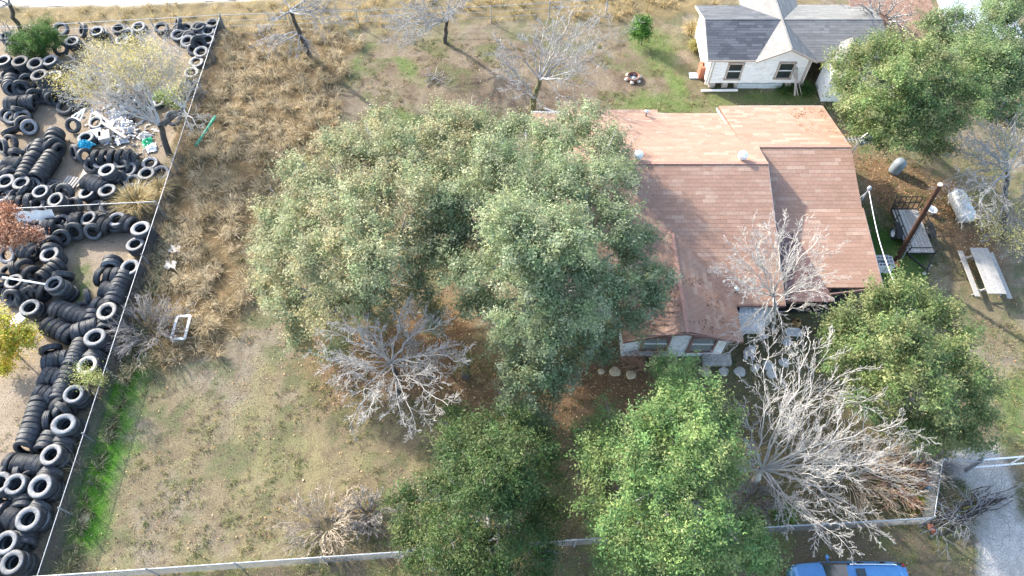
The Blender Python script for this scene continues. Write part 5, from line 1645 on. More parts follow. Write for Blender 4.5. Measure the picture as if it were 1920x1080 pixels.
for s_ in (-1, 1):
    b = MB()
    for z_ in (.75, .98):
        b.bar((s_ * (HW + .03), -HL, z_), (s_ * (HW + .03), HL, z_), .035, .035)
    for y_ in np.linspace(-HL, HL, 5):
        b.bar((s_ * (HW + .03), y_, .45), (s_ * (HW + .03), y_, 1.0), .035, .035)
    for i_ in range(26):
        y_ = -HL + (i_ + .5) * TL / 26
        b.tube((s_ * (HW + .03), y_, .52), (s_ * (HW + .03), y_, .96), .004, n=4)
    b.build('side_rail', M['black_steel'], tr)
    b = MB()
    b.prism([(s_ * (HW + .06), -.55, .62), (s_ * (HW + .06), -.3, .78), (s_ * (HW + .06), .3, .78), (s_ * (HW + .06), .55, .62), (s_ * (HW + .06), .55, .59), (s_ * (HW + .06), .28, .75), (s_ * (HW + .06), -.28, .75), (s_ * (HW + .06), -.55, .59)], (s_ * .25, 0, 0))
    b.build('fender', M['black_steel'], tr)
    wh_ = link('wheel', tire_mesh('dark', .32, .2, .58, 5), tr)
    wh_.location = (s_ * (HW + .18), 0, .32)
    wh_.rotation_euler = (0, math.pi / 2, 0)
    rm = MB().lathe([(.001, .05), (.05, .06), (.06, .03), (.12, .0), (.17, .05), (.19, .08)], 16).lathe([(.19, .08), (.19, -.08)], 16)
    rm.build('rim', M['plastic_white'], wh_)
b = MB()
for z_ in (.52, .9, 1.25):
    b.bar((-HW, HL + .05 + (z_ - .5) * .25, z_), (HW, HL + .05 + (z_ - .5) * .25, z_), .04, .04)
for x_ in np.linspace(-HW, HW, 6):
    b.bar((x_, HL + .05, .5), (x_, HL + .24, 1.27), .035, .035)
b.build('ramp_gate', M['black_steel'], tr)
b = MB()
b.bar((-HW, -HL - .02, .98), (HW, -HL - .02, .98), .04, .04)
b.bar((-HW, -HL, .45), (0, -HL - 1.0, .45), .06, .08)
b.bar((HW, -HL, .45), (0, -HL - 1.0, .45), .06, .08)
b.bar((0, -HL - .95, .45), (0, -HL - 1.25, .45), .07, .07)
b.build('tongue', M['black_steel'], tr)
b = MB()
b.tube((.1, -HL - .9, .05), (.1, -HL - .9, .75), .03)
b.lathe([(.001, 0), (.09, .02), (.09, .06), (.001, .08)], 12, c=(.1, -HL - .9, 0))
b.build('jack', M['galv'], tr)

# concrete blocks beside the roof edge
BM_ = {}


def block_mesh():
    b = MB()
    L_, D_, H_, w_ = .39, .19, .19, .035
    for y_ in (-D_ / 2 + w_ / 2, D_ / 2 - w_ / 2):
        b.box((0, y_, 0), (L_, w_, H_))
    for x_ in (-L_ / 2 + w_ / 2, 0, L_ / 2 - w_ / 2):
        b.box((x_, 0, 0), (w_, D_ - 2 * w_ - .002, H_ - .004))
    return b.mesh('concrete_block', material('block_concrete', (.42, .41, .4), (.55, .54, .52), 12, .95, .2, objrand=.1))


bme = block_mesh()
bc = P(1659, 485, .6)
for lay in range(3):
    for r_ in range(4):
        for c_ in range(2):
            if lay == 2 and (r_, c_) in ((3, 0), (3, 1), (1, 0)): continue
            o = link('concrete_block', bme)
            o.location = (bc.x - .2 + c_ * .41 + random.uniform(-.01, .01), bc.y - .35 + r_ * .21 + random.uniform(-.008, .008), .1 + lay * .193)
            o.rotation_euler = (0, 0, random.uniform(-.04, .04))
            lw = ('bottom', 'middle', 'top')[lay]
            tag(o, f"{lw} layer concrete block, {ORD[r_]} row from front, {('left', 'right')[c_]} column, beside leaning pole", 'concrete block', 'concrete blocks stacked by the pole')
fp = MB()
fp.lathe([(.001, .01), (.1, .01), (.16, .2), (.18, .2), (.18, .24), (.15, .24), (.1, .05), (.001, .05)], 20)
tag(fp.build('flower_pot', M['clay'], None, P(1677, 501)), 'empty terracotta pot beside the concrete block stack', 'flower pot')

# picnic table seen from above
pa, pc_ = P(1835, 465, .75), P(1870, 551, .75)
dd = pc_ - pa
pl_ = dd.length
prz = math.atan2(dd.y, dd.x) + math.pi / 2
pm_ = (pa + pc_) / 2
pt = thing('picnic_table', (pm_.x, pm_.y, 0), 'long weathered wooden picnic table beneath the leafless tree at the right', 'picnic table', rz=prz)
for i_ in range(4):
    MB().box((-.33 + i_ * .22, random.uniform(-.02, .02), .75), (.212, pl_, .04), bev=.005).build('top_board', M['wood_grey'], pt)
for s_ in (-1, 1):
    bn = MB().box((s_ * .74, random.uniform(-.05, .05), .45), (.24, pl_, .04), bev=.005)
    bn.build('bench_board', M['wood_grey'], pt)
for y_ in (-pl_ * .36, pl_ * .36):
    for s_ in (-1, 1):
        MB().bar((s_ * .3, y_, .72), (s_ * .68, y_, .02), .04, .09).build('leg', M['wood_grey'], pt)
    MB().bar((-.82, y_ + .05, .41), (.82, y_ + .05, .41), .04, .09).build('brace', M['wood_grey'], pt)
    MB().bar((-.42, y_ + .05, .7), (.42, y_ + .05, .7), .04, .07).build('brace', M['wood_grey'], pt)

# silver tank lying under the bare tree
ka, kb = P(1790, 362, .45), P(1815, 412, .45)
dd = kb - ka
tk = thing('storage_tank', ((ka.x + kb.x) / 2, (ka.y + kb.y) / 2, 0), 'dull silver rounded tank lying on leaf litter under the right hand bare tree', 'tank', rz=math.atan2(dd.y, dd.x))
KL, KR = dd.length / 2 + .1, .43
b = MB()
Mr = Matrix.Rotation(math.pi / 2, 3, 'Y')
b.lathe([(.001, -KL), (KR * .5, -KL + .05), (KR * .85, -KL + .16), (KR, -KL + .34), (KR, KL - .34), (KR * .85, KL - .16), (KR * .5, KL - .05), (.001, KL)], 28, Mr, (0, 0, KR + .06))
b.build('shell', M['silver'], tk)
b = MB()
for x_ in (-KL * .55, KL * .55):
    b.box((x_, 0, .08), (.1, .6, .16))
b.build('saddle', M['concrete'], tk)
b = MB()
b.lathe([(.13, 0), (.13, .12), (.11, .14), (.001, .15)], 16, c=(-.2, 0, KR * 2 + .04))
b.build('valve_dome', M['silver'], tk)
# grey covered barrel
bl = MB()
bl.lathe([(.001, 0), (.28, 0), (.3, .1), (.32, .3), (.33, .55), (.3, .78), (.22, .88), (.1, .92), (.001, .93)], 24)
bl.bar((-.33, 0, .6), (.33, 0, .6), .02, .03)
tag(bl.build('lidded_barrel', material('barrel_grey', (.14, .17, .19), (.22, .25, .27), 5, .5, .4), None, P(1675, 322), (.0, .12, 0)), 'blue-grey lidded barrel under the oak behind the brown roof', 'barrel')
bn = MB()
bn.lathe([(.001, .02), (.16, .02), (.22, .3), (.25, .3), (.25, .33), (.21, .33), (.15, .05), (.001, .05)], 20)
tag(bn.build('white_basin', M['plastic_white'], None, P(1743, 400, .0) + Vector((0, 0, .0))), 'white basin on the ground behind the trailer rail', 'basin')
# ------------------------------------------------------------------ front yard
STN = [(1127, 697, .2, 'tan', 'leftmost tan stepping stone under the central oak'), (1153, 697, .34, 'tan', 'round tan stepping stone among orange leaves, second from left'), (1183, 703, .3, 'tan', 'oval tan stepping stone beside the twiggy front bush'),
       (1387, 697, .34, 'grey', 'round pale stepping stone nearest the front step corner'), (1415, 690, .27, 'grey', 'smaller dull stepping stone right of the round pale one'), (1440, 686, .34, 'grey', 'stepping stone under a pale dead branch in the front yard'), (1446, 702, .3, 'grey', 'stepping stone in front of the branch covered one'),
       (1470, 680, .32, 'grey', 'stepping stone nearest the white oval table'), (1322, 697, .36, 'tan', 'tan stepping stone below the tall front window'), (1357, 697, .3, 'grey', 'grey stepping stone before the concrete front step')]
for px, py, r_, kd, lab in STN:
    b = MB()
    r_ *= .78
    pr = [(.001, .05), (r_ * .8, .05), (r_ * .97, .035), (r_, -.02)]
    n_ = 18
    vs_, ff_ = [], []
    for j, (rr, z_) in enumerate(pr):
        for i in range(n_):
            t = i / n_ * 6.283
            w_ = 1 + .06 * math.sin(3 * t + px) + .04 * math.sin(5 * t + py)
            vs_.append((rr * w_ * math.cos(t), rr * w_ * math.sin(t) * .95, z_))
    for j in range(3):
        for i in range(n_):
            ff_.append((j * n_ + i, j * n_ + (i + 1) % n_, (j + 1) * n_ + (i + 1) % n_, (j + 1) * n_ + i))
    b.add(vs_, ff_, True)
    tag(b.build('stepping_stone', M['stone_tan' if kd == 'tan' else 'stone'], None, P(px, py)), lab, 'stepping stone', 'stepping stones along the front of the house')
# reclining stone figurine (plain animal ornament)
lf = thing('garden_ornament', P(1401, 664), 'pale pinkish stone animal ornament sitting by the gable wing corner', 'ornament')
b = MB()
for c_, r_ in (((0, 0, .26), (.2, .24, .26)), ((.02, -.06, .62), (.17, .17, .17)), ((-.16, -.22, .12), (.09, .17, .1)), ((.17, -.22, .12), (.09, .17, .1)), ((-.2, -.05, .32), (.08, .1, .16)), ((.2, -.05, .32), (.08, .1, .16)), ((-.1, .0, .76), (.06, .04, .07)), ((.13, .0, .76), (.06, .04, .07)), ((.02, -.2, .58), (.08, .08, .07))):
    pr = [(math.sin(k * math.pi / 8), -math.cos(k * math.pi / 8)) for k in range(9)]
    Ms = Matrix.Diagonal(r_)
    b.lathe([(max(.001, q[0]), q[1]) for q in pr], 14, Ms, c_)
b.build('figure', material('ornament_stone', (.5, .44, .42), (.66, .6, .57), 9, .9), lf)
# white oval garden table
gt = thing('oval_table', P(1481, 632), 'pale oval plastic garden table near the dark porch', 'table')
b = MB()
n_ = 26
ring = lambda a_, c_, z_: [(a_ * math.copysign(abs(math.cos(i / n_ * 6.283)) ** .6, math.cos(i / n_ * 6.283)), c_ * math.copysign(abs(math.sin(i / n_ * 6.283)) ** .6, math.sin(i / n_ * 6.283)), z_) for i in range(n_)]
vs_ = ring(.3, .14, .505) + ring(.36, .2, .52) + ring(.38, .22, .5) + ring(.38, .22, .46)
b.add(vs_, [tuple(range(n_))] + [(j * n_ + i, j * n_ + (i + 1) % n_, (j + 1) * n_ + (i + 1) % n_, (j + 1) * n_ + i) for j in range(3) for i in range(n_)])
b.build('table_top', material('dusty_plastic', (.5, .47, .45), (.62, .6, .58), 6, .6), gt)
for sx_ in (-.24, .24):
    for sy_ in (-.11, .11):
        MB().tube((sx_, sy_, .48), (sx_ * 1.15, sy_ * 1.3, 0), .025, .02).build('leg', M['plastic_white'], gt)
for px, py, lab in ((1427, 636, 'small white and teal bucket on the leaf covered front yard'), (1474, 641, 'white bucket just in front of the oval table'), (1471, 648, 'second pale bucket, nearest the viewer below the oval table')):
    b = MB()
    b.lathe([(.001, .01), (.1, .01), (.14, .26), (.155, .26), (.155, .28), (.13, .28), (.095, .03), (.001, .03)], 18)
    bo_ = b.build('bucket', M['plastic_white'], None, P(px, py))
    MB().path([Vector((.14 * math.cos(t), .02, .26 + .1 * math.sin(t))) for t in np.linspace(0, math.pi, 9)], .006, 5).build('handle', M['galv'], bo_)
    tag(bo_, lab, 'bucket')
pj = thing('clay_jar', P(1489, 612, 0), 'ochre clay jar standing in the shade of the dark porch', 'jar')
MB().lathe([(.001, .0), (.12, .0), (.2, .2), (.2, .38), (.11, .5), (.13, .56), (.1, .56), (.08, .48), (.16, .36), (.001, .1)], 18).build('body', material('ochre_clay', (.3, .18, .08), (.4, .25, .12), 8, .8), pj)
ch = thing('porch_bench', (13.4, 17.9, 0), 'dark wooden bench on the shadowed front porch', 'bench')
for k_ in range(3):
    MB().box((0, -.18 + k_ * .17, .5), (1.5, .15, .04)).build('seat_slat', M['trim_brown'], ch)
for k_ in range(2):
    MB().box((0, .26, .68 + k_ * .2), (1.5, .04, .14)).build('back_slat', M['trim_brown'], ch)
for s_ in (-.65, .65):
    MB().box((s_, -.2, .24), (.07, .07, .48)).build('leg', M['trim_brown'], ch)
    MB().box((s_, .26, .47), (.07, .06, .94)).build('leg', M['trim_brown'], ch)

# ------------------------------------------------------------------ back yard
fr = thing('fire_ring', P(1187, 148), 'rusty fire ring with pale stones on bare ground in the back yard', 'fire pit')
MB().lathe([(.33, 0), (.35, .25), (.38, .25), (.36, 0), (.33, 0)], 22).build('ring', material('rusted_ring', (.16, .075, .05), (.26, .13, .09), 9, .9), fr)
for k_ in range(6):
    t = k_ * 1.05 + 3.4
    MB().lathe([(.001, 0), (.1, .01), (.13, .07), (.08, .14), (.001, .16)], 8, c=(math.cos(t) * .42, math.sin(t) * .42, 0)).build('stone', M['stone'], fr)
MB().lathe([(.001, .12), (.12, .1), (.2, .04), (.3, .02)], 12).build('ash', M['concrete'], fr)
br = MB()
for k_ in range(4):
    for (a_, sx_, sy_) in ((0, .6, .14), (1, .14, .3), (2, .6, .14), (3, .14, .3)):
        pass
bk = thing('brick_box', P(1317, 143), 'small orange brick box with a hole against the left corner of the white house', 'brick box')
for lay in range(4):
    for i_ in range(2):
        for s_ in (-1, 1):
            MB().box((-.155 + i_ * .31, s_ * .23, .11 + lay * .22), (.3, .14, .21), bev=.01).build('brick', M['brick'], bk)
    for s_ in (-1, 1):
        MB().box((s_ * .24, 0, .11 + lay * .22), (.14, .31, .21), bev=.01).build('brick', M['brick'], bk)
MB().box((-.55, .0, .05), (.5, .5, .08)).build('slab', M['blue_grey'], bk)
for i_, (xa, xb, lab) in enumerate(((1486, 1494, 'left weathered board leaning beside the right window of the white house'), (1493, 1486, 'middle weathered board crossing the others against the white house'), (1499, 1491, 'right weathered board leaning on the white house wall'))):
    b = MB()
    A_, B_ = P(xa, 166, .05), Vector((P(xb, 130, 1.5).x, 32.98, 1.55))
    A_.y = 32.35 + .05 * i_
    b.bar(Vector((0, 0, 0)), B_ - A_, .14, .035, .3 * i_)
    tag(b.build('leaning_board', M['wood_board'], None, A_), lab, 'board', 'boards leaning on the white house')
b = MB()
p0_, p1_ = P(1315, 170, .1), P(1383, 169, .1)
b.bar((0, 0, 0), p1_ - p0_, .12, .08)
tag(b.build('white_plank', M['white_paint'], None, p0_), 'long white plank lying on the grass in front of the white house', 'plank')
bp_ = thing('brush_pile', P(820, 148), 'little pile of cut grey branches on the back dirt', 'brush')
S = Segs()
for i in range(16):
    a = rng.normal(.2, .7)
    c = np.array(P(820, 148)) + np.array([rng.normal(0, .35), rng.normal(0, .2), rng.uniform(.04, .2)])
    d_ = np.array([math.cos(a), math.sin(a), rng.normal(0, .1)]) * rng.uniform(.4, .8)
    S.line(curve(c - d_, c + d_, 4, .12), .02, .012)
link('stick', S.mesh('stick', M['bark_grey'], np.array(P(820, 148))), bp_)
# logs lying by the back tree
for px, py, dx, dy, lab in ((1020, 203, 38, 14, 'long cut log lying beside the mossy trunk'), (1050, 196, -6, -13, 'short pale post standing behind the brown roof corner')):
    A_, B_ = P(px, py, .1), P(px + dx, py + dy, .12 if dx > 0 else .8)
    b = MB()
    b.tube((0, 0, 0), B_ - A_, .07, .06, 9)
    tag(b.build('log', M['bark_grey'], None, A_), lab, 'log')
gb = thing('wheeled_bin', P(938, 285), 'grey wheeled bin glimpsed between the two big oak crowns', 'bin')
b = MB()
b.prism([(-.24, -.28, .08), (.24, -.28, .08), (.24, .26, .08), (-.24, .26, .08)], (0, 0, .85))
b.build('body', material('bin_grey', (.1, .11, .12), (.15, .16, .17), 5, .5), gb)
MB().box((0, 0, .96), (.56, .64, .06), bev=.02).build('lid', material('bin_lid', (.16, .2, .23), (.22, .26, .29), 5, .5), gb)

# ------------------------------------------------------------------ dry grass strip: pipe, white frame, rags
A_, B_ = P(367, 274, .25), P(404, 218, .45)
b = MB()
d_ = B_ - A_
nrm_ = d_.normalized().to_track_quat('Z', 'Y').to_matrix()
L_ = d_.length
b.lathe([(.075, 0), (.075, L_), (.06, L_), (.06, 0)], 14, nrm_, closed=True)
tag(b.build('green_pipe', M['green_pipe'], None, A_), 'green plastic pipe lying in the tall dry grass', 'pipe')
b = MB()
c_ = [P(333, 593, .45), P(357, 592, .45), P(346, 635, .35), P(321, 635, .35)]
o_ = c_[0]
for i_ in range(4):
    b.bar(c_[i_] - o_, c_[(i_ + 1) % 4] - o_, .11, .06)
wf = b.build('old_window_surround', M['plastic_white'], None, o_)
tag(wf, 'white rectangular window surround dropped in dry grass by the twiggy bush', 'window surround')
for i_, (px, py, lab) in enumerate(((333, 475, 'pale rag lying in dry grass above the twiggy bush'), (325, 504, 'grey crumpled sheet in the dry grass by a dark hollow'))):
    b = MB()
    n_ = 7
    vs_ = [((i - 3) * .09, (j - 3) * .07, .35 + .12 * math.sin(i * 1.7 + j * 2.1 + i_) * math.cos(j * 1.1)) for j in range(n_) for i in range(n_)]
    b.add(vs_, [(j * n_ + i, j * n_ + i + 1, (j + 1) * n_ + i + 1, (j + 1) * n_ + i) for j in range(n_ - 1) for i in range(n_ - 1)], True)
    tag(b.build('rag', M['cardboard'], None, P(px, py)), lab, 'rag')
rk = MB().lathe([(.001, .12), (.1, .1), (.2, .05), (.24, -.02)], 12)
tag(rk.build('flat_rock', M['stone_tan'], None, P(157, 971)), 'single tan rock in the strip of bright green grass', 'rock')

# ------------------------------------------------------------------ junk in the tire yard
A_, B_ = P(5, 520, 1.0), P(86, 533, 1.3)
b = MB()
b.tube((0, 0, 0), B_ - A_, .045, n=10)
tag(b.build('white_pole', M['plastic_white'], None, A_), 'long white pole resting across the tire pile at the left edge', 'pole')
# plywood sheet and grey pallet
A_ = P(152, 345, .06)
b = MB()
b.prism([(0, 0, 0), tuple(P(190, 362, .06) - A_), tuple(P(215, 312, .06) - A_), tuple(P(160, 310, .06) - A_), tuple(P(143, 352, .06) - A_)], (0, 0, .03))
tag(b.build('plywood_sheet', M['plywood'], None, A_), 'worn plywood sheet on the ground under the standing tire row', 'board')
pal = thing('pallet', P(132, 347), 'small grey wooden pallet lying beside the plywood sheet', 'pallet', rz=-.25)
for k_ in range(5):
    MB().box((-.34 + k_ * .17, 0, .12), (.11, 1.0, .025)).build('slat', M['wood_grey'], pal)
for k_ in (-.42, 0, .42):
    MB().box((0, k_, .055), (.82, .08, .09)).build('bearer', M['wood_grey'], pal)
# white wire stool frame on the tires
wfz = thing('broken_stool', P(150, 222, .0), 'white metal stool frame tossed on dark tires left of the junk heap', 'stool')
b = MB()
bs = P(150, 222, 0)
tp = [P(160, 203, 1.0) - bs, P(153, 206, 1.0) - bs]
ft = [P(134, 219, .85) - bs, P(143, 222, .85) - bs, P(150, 227, .85) - bs]
for q in ft:
    b.tube(tp[0], q, .03)
b.tube(tp[1], ft[1], .03)
b.tube(ft[0], ft[1], .03)
b.tube(ft[1], ft[2], .03)
b.build('tube_frame', M['plastic_white'], wfz)
wfz.location.z = 0
M['dirty_sheet'] = material('dirty_sheet', (.4, .39, .38), (.62, .61, .6), 3, .6, .3, c3=(.25, .21, .17), scale3=4, f3=.3)
JUNK = [((205, 232), 95, .22, .08, -38, 'white_board', 'plastic_white', 'longest white board lying on the junk heap'), ((222, 235), 40, .3, .1, -40, 'white_board', 'plastic_white', 'shorter white board beside the longest one on the junk heap'),
        ((214, 245), 70, .16, .3, -35, 'grey_board', 'wood_board', 'grey weathered board under the white boards on the junk heap'), ((233, 228), 30, .5, .12, -30, 'white_board', 'plastic_white', 'wide white board at the upper right of the junk heap')]
for (px, py), ln, w_, z_, ang_, nm_, mt_, lab in JUNK:
    c = P(px, py, z_)
    L_ = ln / scale_at(px, py, 0)
    b = MB().box((0, 0, .05), (L_, w_, .05), bev=.008)
    tag(b.build(nm_, M[mt_], None, c, (random.uniform(-.06, .06), random.uniform(-.08, .05), math.radians(ang_))), lab, 'board')
for (px, py), (w_, d_, h_), mt_, lab, rz_ in (((185, 258), (.55, .75, .35), 'plastic_white', 'white box with a dark label on the junk heap', .35), ((200, 261), (.6, .7, .35), 'cardboard', 'cream cardboard box next to the white box', .35), ((248, 200), (1.1, .7, .25), 'plastic_white', 'flat white panel beneath the forked tree trunk', -.2),
                                            ((286, 202), (.5, .5, .25), 'plastic_white', 'small white panel right of the forked trunk', .3), ((38, 600), (.5, .75, .12), 'plastic_white', 'bright white slab on dirt above the yellow leaved shrub', -.5)):
    bx = thing('box', P(px, py), lab, 'box', rz=rz_)
    MB().box((0, 0, h_ / 2), (w_, d_, h_), bev=.02).build('carton', M[mt_], bx)
    for k_ in (-1, 1):
        MB().box((k_ * w_ * .26, 0, h_ + .012), (w_ * .47, d_ * .96, .015)).build('flap', M[mt_], bx)
for (px, py), r_, h_, mt_, lab in (((222, 218), .5, .3, 'dirty_sheet', 'crumpled white plastic sheeting at the top of the junk heap'), ((272, 256), .36, .2, 'dirty_sheet', 'white crumpled bag above the green scrap'), ((277, 267), .35, .18, 'green_plastic', 'bright green plastic scrap beside the forked tree'),
                                   ((284, 278), .35, .15, 'plastic_white', 'small pale bag below the green scrap'), ((163, 277), .4, .5, 'blue_plastic', 'turquoise plastic scrap draped on an upright tire'), ((243, 246), .38, .22, 'dirty_sheet', 'grey-white torn sack on the right side of the junk heap'),
                                   ((243, 231), .35, .2, 'near_black', 'dark blue-black bag on the junk heap'), ((228, 262), .42, .2, 'silver', 'crumpled silver sheet at the lower end of the junk heap'), ((262, 165), .35, .4, 'plastic_white', 'small white bag caught under the yellow twigs')):
    n_ = 12
    vs_, ff_ = [], []
    rr = random.Random(px)
    for j in range(n_ + 1):
        for i in range(n_ + 1):
            u_, v_ = i / n_ * 2 - 1, j / n_ * 2 - 1
            e_ = max(0, 1 - (u_ * u_ + v_ * v_) * .55)
            vs_.append((u_ * r_ * (1 + rr.uniform(-.12, .12)), v_ * r_ * .8 * (1 + rr.uniform(-.12, .12)), max(.02, h_ * e_ * (.55 + rr.uniform(0, .7)))))
    for j in range(n_):
        for i in range(n_):
            ff_.append((j * (n_ + 1) + i, j * (n_ + 1) + i + 1, (j + 1) * (n_ + 1) + i + 1, (j + 1) * (n_ + 1) + i))
    b = MB().add(vs_, ff_)
    tag(b.build('plastic_scrap', M[mt_], None, P(px, py, .02 if mt_ != 'blue_plastic' else .45), (0, 0, rr.uniform(0, 3))), lab, 'scrap')
for px, py, ex, ey, lab in ((270, 300, 269, 280, 'left stick of a pair standing by the forked trunk'), (283, 298, 271, 279, 'right stick of a pair by the forked trunk')):
    A_, B_ = P(px, py, .05), P(ex, ey, .7)
    tag(MB().bar((0, 0, 0), B_ - A_, .06, .05).build('stick', M['wood_board'], None, A_), lab, 'stick')
brk = MB().box((0, 0, .06), (.22, .5, .12), bev=.02)
tag(brk.build('clay_block', M['brick'], None, P(1745, 990), (0, 0, .2)), 'reddish block at the corner of the front fence by the drive', 'block')
tag(MB().lathe([(.001, .0), (.12, 0), (.13, .22), (.1, .3), (.001, .31)], 12).build('blue_jug', M['blue_plastic'], None, P(1736, 915)), 'blue jug lying in brush near the front fence corner', 'jug')

# ------------------------------------------------------------------ the blue car at the bottom edge
car = thing('parked_car', (12.62, 4.98, 0), 'blue sport utility car with silver roof rails parked on the front verge', 'car')
SEC = [  # x, half width, z bottom, z belt, z top, half width at top
    (-2.22, .62, .42, .78, .8, .5), (-2.12, .78, .32, .88, .93, .66), (-1.9, .88, .28, .95, 1.0, .76), (-1.2, .93, .26, 1.02, 1.06, .82), (-.98, .94, .26, 1.04, 1.1, .82)]
body = MB()
ring_ = []
def car_ring(x, hw, zb, zbelt, zt, ht):
    return [(x, -hw * .92, zb), (x, -hw, zb + .15), (x, -hw, zbelt - .12), (x, -hw * .97, zbelt), (x, -ht, zt - .015), (x, -ht * .5, zt + .01), (x, 0, zt + .018), (x, ht * .5, zt + .01), (x, ht, zt - .015), (x, hw * .97, zbelt), (x, hw, zbelt - .12), (x, hw, zb + .15), (x, hw * .92, zb)]
secs = [car_ring(*s) for s in SEC] + [car_ring(x, hw, .26, 1.06, 1.1, .84) for x, hw in ((-.2, .95), (1.0, .95), (1.6, .94))] + [car_ring(1.95, .9, .3, 1.04, 1.08, .82), car_ring(2.08, .84, .36, .98, 1.02, .76), car_ring(2.12, .78, .45, .9, .93, .7)]
vs_ = [p for s in secs for p in s]
n_ = 13
ff_ = []
for j in range(len(secs) - 1):
    for i in range(n_):
        ff_.append((j * n_ + i, j * n_ + (i + 1) % n_, (j + 1) * n_ + (i + 1) % n_, (j + 1) * n_ + i))
ff_ += [tuple(range(n_)), tuple(range((len(secs) - 1) * n_, len(secs) * n_))]
body.add(vs_, ff_, True)
body.build('body', M['car_paint'], car)
# glasshouse
gx_ = [(-1.05, 1.09, .80), (-.32, 1.58, .68), (1.55, 1.6, .68), (1.98, 1.12, .78)]
gl = MB()
pil = [(x, s * w, z) for x, z, w in gx_ for s in (-1, 1)]
gl.add([(-1.05, -.82, 1.05), (-1.05, .82, 1.05), (-.3, -.7, 1.585), (-.3, .7, 1.585)], [(0, 1, 3, 2)])
gl.build('windshield', M['glass'], car)
for s_ in (-1, 1):
    sg = MB()
    sg.add([(-.95, s_ * .885, 1.06), (1.9, s_ * .86, 1.06), (1.5, s_ * .73, 1.56), (-.28, s_ * .74, 1.56)], [(0, 1, 2, 3)])
    sg.build('side_window', M['glass'], car)
    pr_ = MB()
    for a_, c_ in (((-1.05, s_ * .85, 1.05), (-.28, s_ * .72, 1.575)), ((.35, s_ * .89, 1.05), (.32, s_ * .75, 1.57)), ((1.2, s_ * .88, 1.05), (1.1, s_ * .75, 1.57)), ((1.98, s_ * .83, 1.05), (1.55, s_ * .71, 1.575))):
        pr_.bar(a_, c_, .06, .05)
    pr_.build('pillar', M['black_steel'], car)
    rl = MB()
    rl.path([Vector((-.2, s_ * .7, 1.6)), Vector((-.1, s_ * .7, 1.66)), Vector((1.35, s_ * .69, 1.67)), Vector((1.5, s_ * .68, 1.6))], .022)
    rl.build('roof_rail', M['chrome'], car)
    mr = MB()
    mr.lathe([(.001, -.1), (.06, -.09), (.09, -.03), (.09, .05), (.06, .1), (.001, .11)], 12, Matrix.Diagonal((.8, 1.1, .9)), (-.78, s_ * 1.06, 1.12))
    mr.bar((-.76, s_ * .9, 1.06), (-.77, s_ * 1.02, 1.1), .05, .04)
    mr.build('mirror', M['car_paint'], car)
    hl_ = MB()
    hl_.lathe([(.001, 0), (.1, .0), (.14, -.04), (.15, -.1)], 14, Matrix.Rotation(-1.2, 3, 'Y') @ Matrix.Diagonal((1, 1.4, 1)), (-2.04, s_ * .66, .82))
    hl_.build('headlight', M['lamp_glass'], car)
    tl_ = MB().box((2.02, s_ * .76, .95), (.16, .2, .22), bev=.04)
    tl_.build('taillight', M['tail_red'], car)
    for x_ in (-1.4, 1.3):
        w0 = link('wheel', tire_mesh('dark', .36, .22, .62, 6), car)
        w0.location = (x_, s_ * .84, .36)
        w0.rotation_euler = (s_ * math.pi / 2, 0, 0)
        MB().lathe([(.001, -.09), (.05, -.1), (.08, -.07), (.18, -.06), (.22, -.09), (.225, .08)], 18).build('rim', M['chrome'], w0)
rf = MB()
vs_ = []
for x_, z_, w_ in ((-.34, 1.575, .69), (-.1, 1.605, .7), (.6, 1.625, .71), (1.3, 1.615, .7), (1.62, 1.585, .68)):
    vs_ += [(x_, -w_, z_ - .03), (x_, -w_ * .9, z_), (x_, 0, z_ + .02), (x_, w_ * .9, z_), (x_, w_, z_ - .03)]
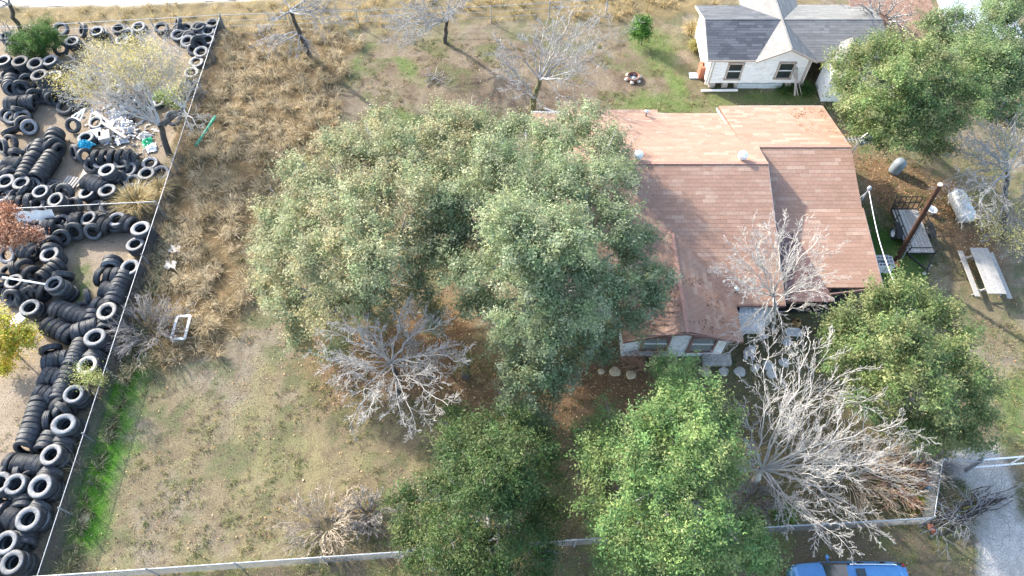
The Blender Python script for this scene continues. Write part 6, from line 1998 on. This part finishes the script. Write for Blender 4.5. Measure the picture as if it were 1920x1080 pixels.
rf.add(vs_, [(j * 5 + i, j * 5 + i + 1, (j + 1) * 5 + i + 1, (j + 1) * 5 + i) for j in range(4) for i in range(4)], True)
rf.build('roof', M['car_paint'], car)
MB().box((.12, .15, 1.645), (.34, .8, .012), bev=.005).build('sunroof', M['glass'], car)
MB().add([(1.66, -.66, 1.57), (1.66, .66, 1.57), (2.0, .74, 1.1), (2.0, -.74, 1.1)], [(0, 1, 2, 3)]).build('rear_window', M['glass'], car)
MB().box((1.72, 0, 1.6), (.22, 1.2, .03), bev=.01).build('spoiler', M['car_paint'], car)
MB().box((-2.2, 0, .62), (.06, 1.0, .22), bev=.02).build('grille', M['black_steel'], car)


# small scraps of rubbish strewn through the junk heap
V_, F_, C_ = [], [], []
for i in range(420):
    px_, py_ = rng.normal(230, 34), rng.normal(240, 20)
    p_ = np.array(P(px_, py_, 0)) + np.array([0, 0, rng.uniform(.02, .3) * math.exp(-((px_ - 222) / 40) ** 2)])
    a_, l_, w_ = rng.uniform(0, 6.28), rng.uniform(.06, .35), rng.uniform(.04, .14)
    u_ = np.array([math.cos(a_), math.sin(a_), rng.normal(0, .3)]) * l_ / 2
    v_ = np.array([-math.sin(a_), math.cos(a_), rng.normal(0, .3)]) * w_ / 2
    n_ = len(V_)
    t_ = np.array([0, 0, .02])
    V_ += [p_ - u_ - v_, p_ + u_ - v_, p_ + u_ + v_, p_ - u_ + v_, p_ - u_ - v_ + t_, p_ + u_ - v_ + t_, p_ + u_ + v_ + t_, p_ - u_ + v_ + t_]
    F_ += [(n_ + 4, n_ + 5, n_ + 6, n_ + 7), (n_, n_ + 1, n_ + 5, n_ + 4), (n_ + 1, n_ + 2, n_ + 6, n_ + 5), (n_ + 2, n_ + 3, n_ + 7, n_ + 6), (n_ + 3, n_, n_ + 4, n_ + 7)]
    c_ = [(.6, .6, .6), (.5, .47, .42), (.25, .18, .12), (.12, .12, .13), (.35, .3, .25), (.2, .25, .35), (.55, .5, .45)][rng.integers(0, 7)]
    C_ += [c_] * 8
tag(link('debris', np_mesh('debris', np.array(V_), np.array(F_), M['dry_leaf'], np.array(C_))), kind='stuff')
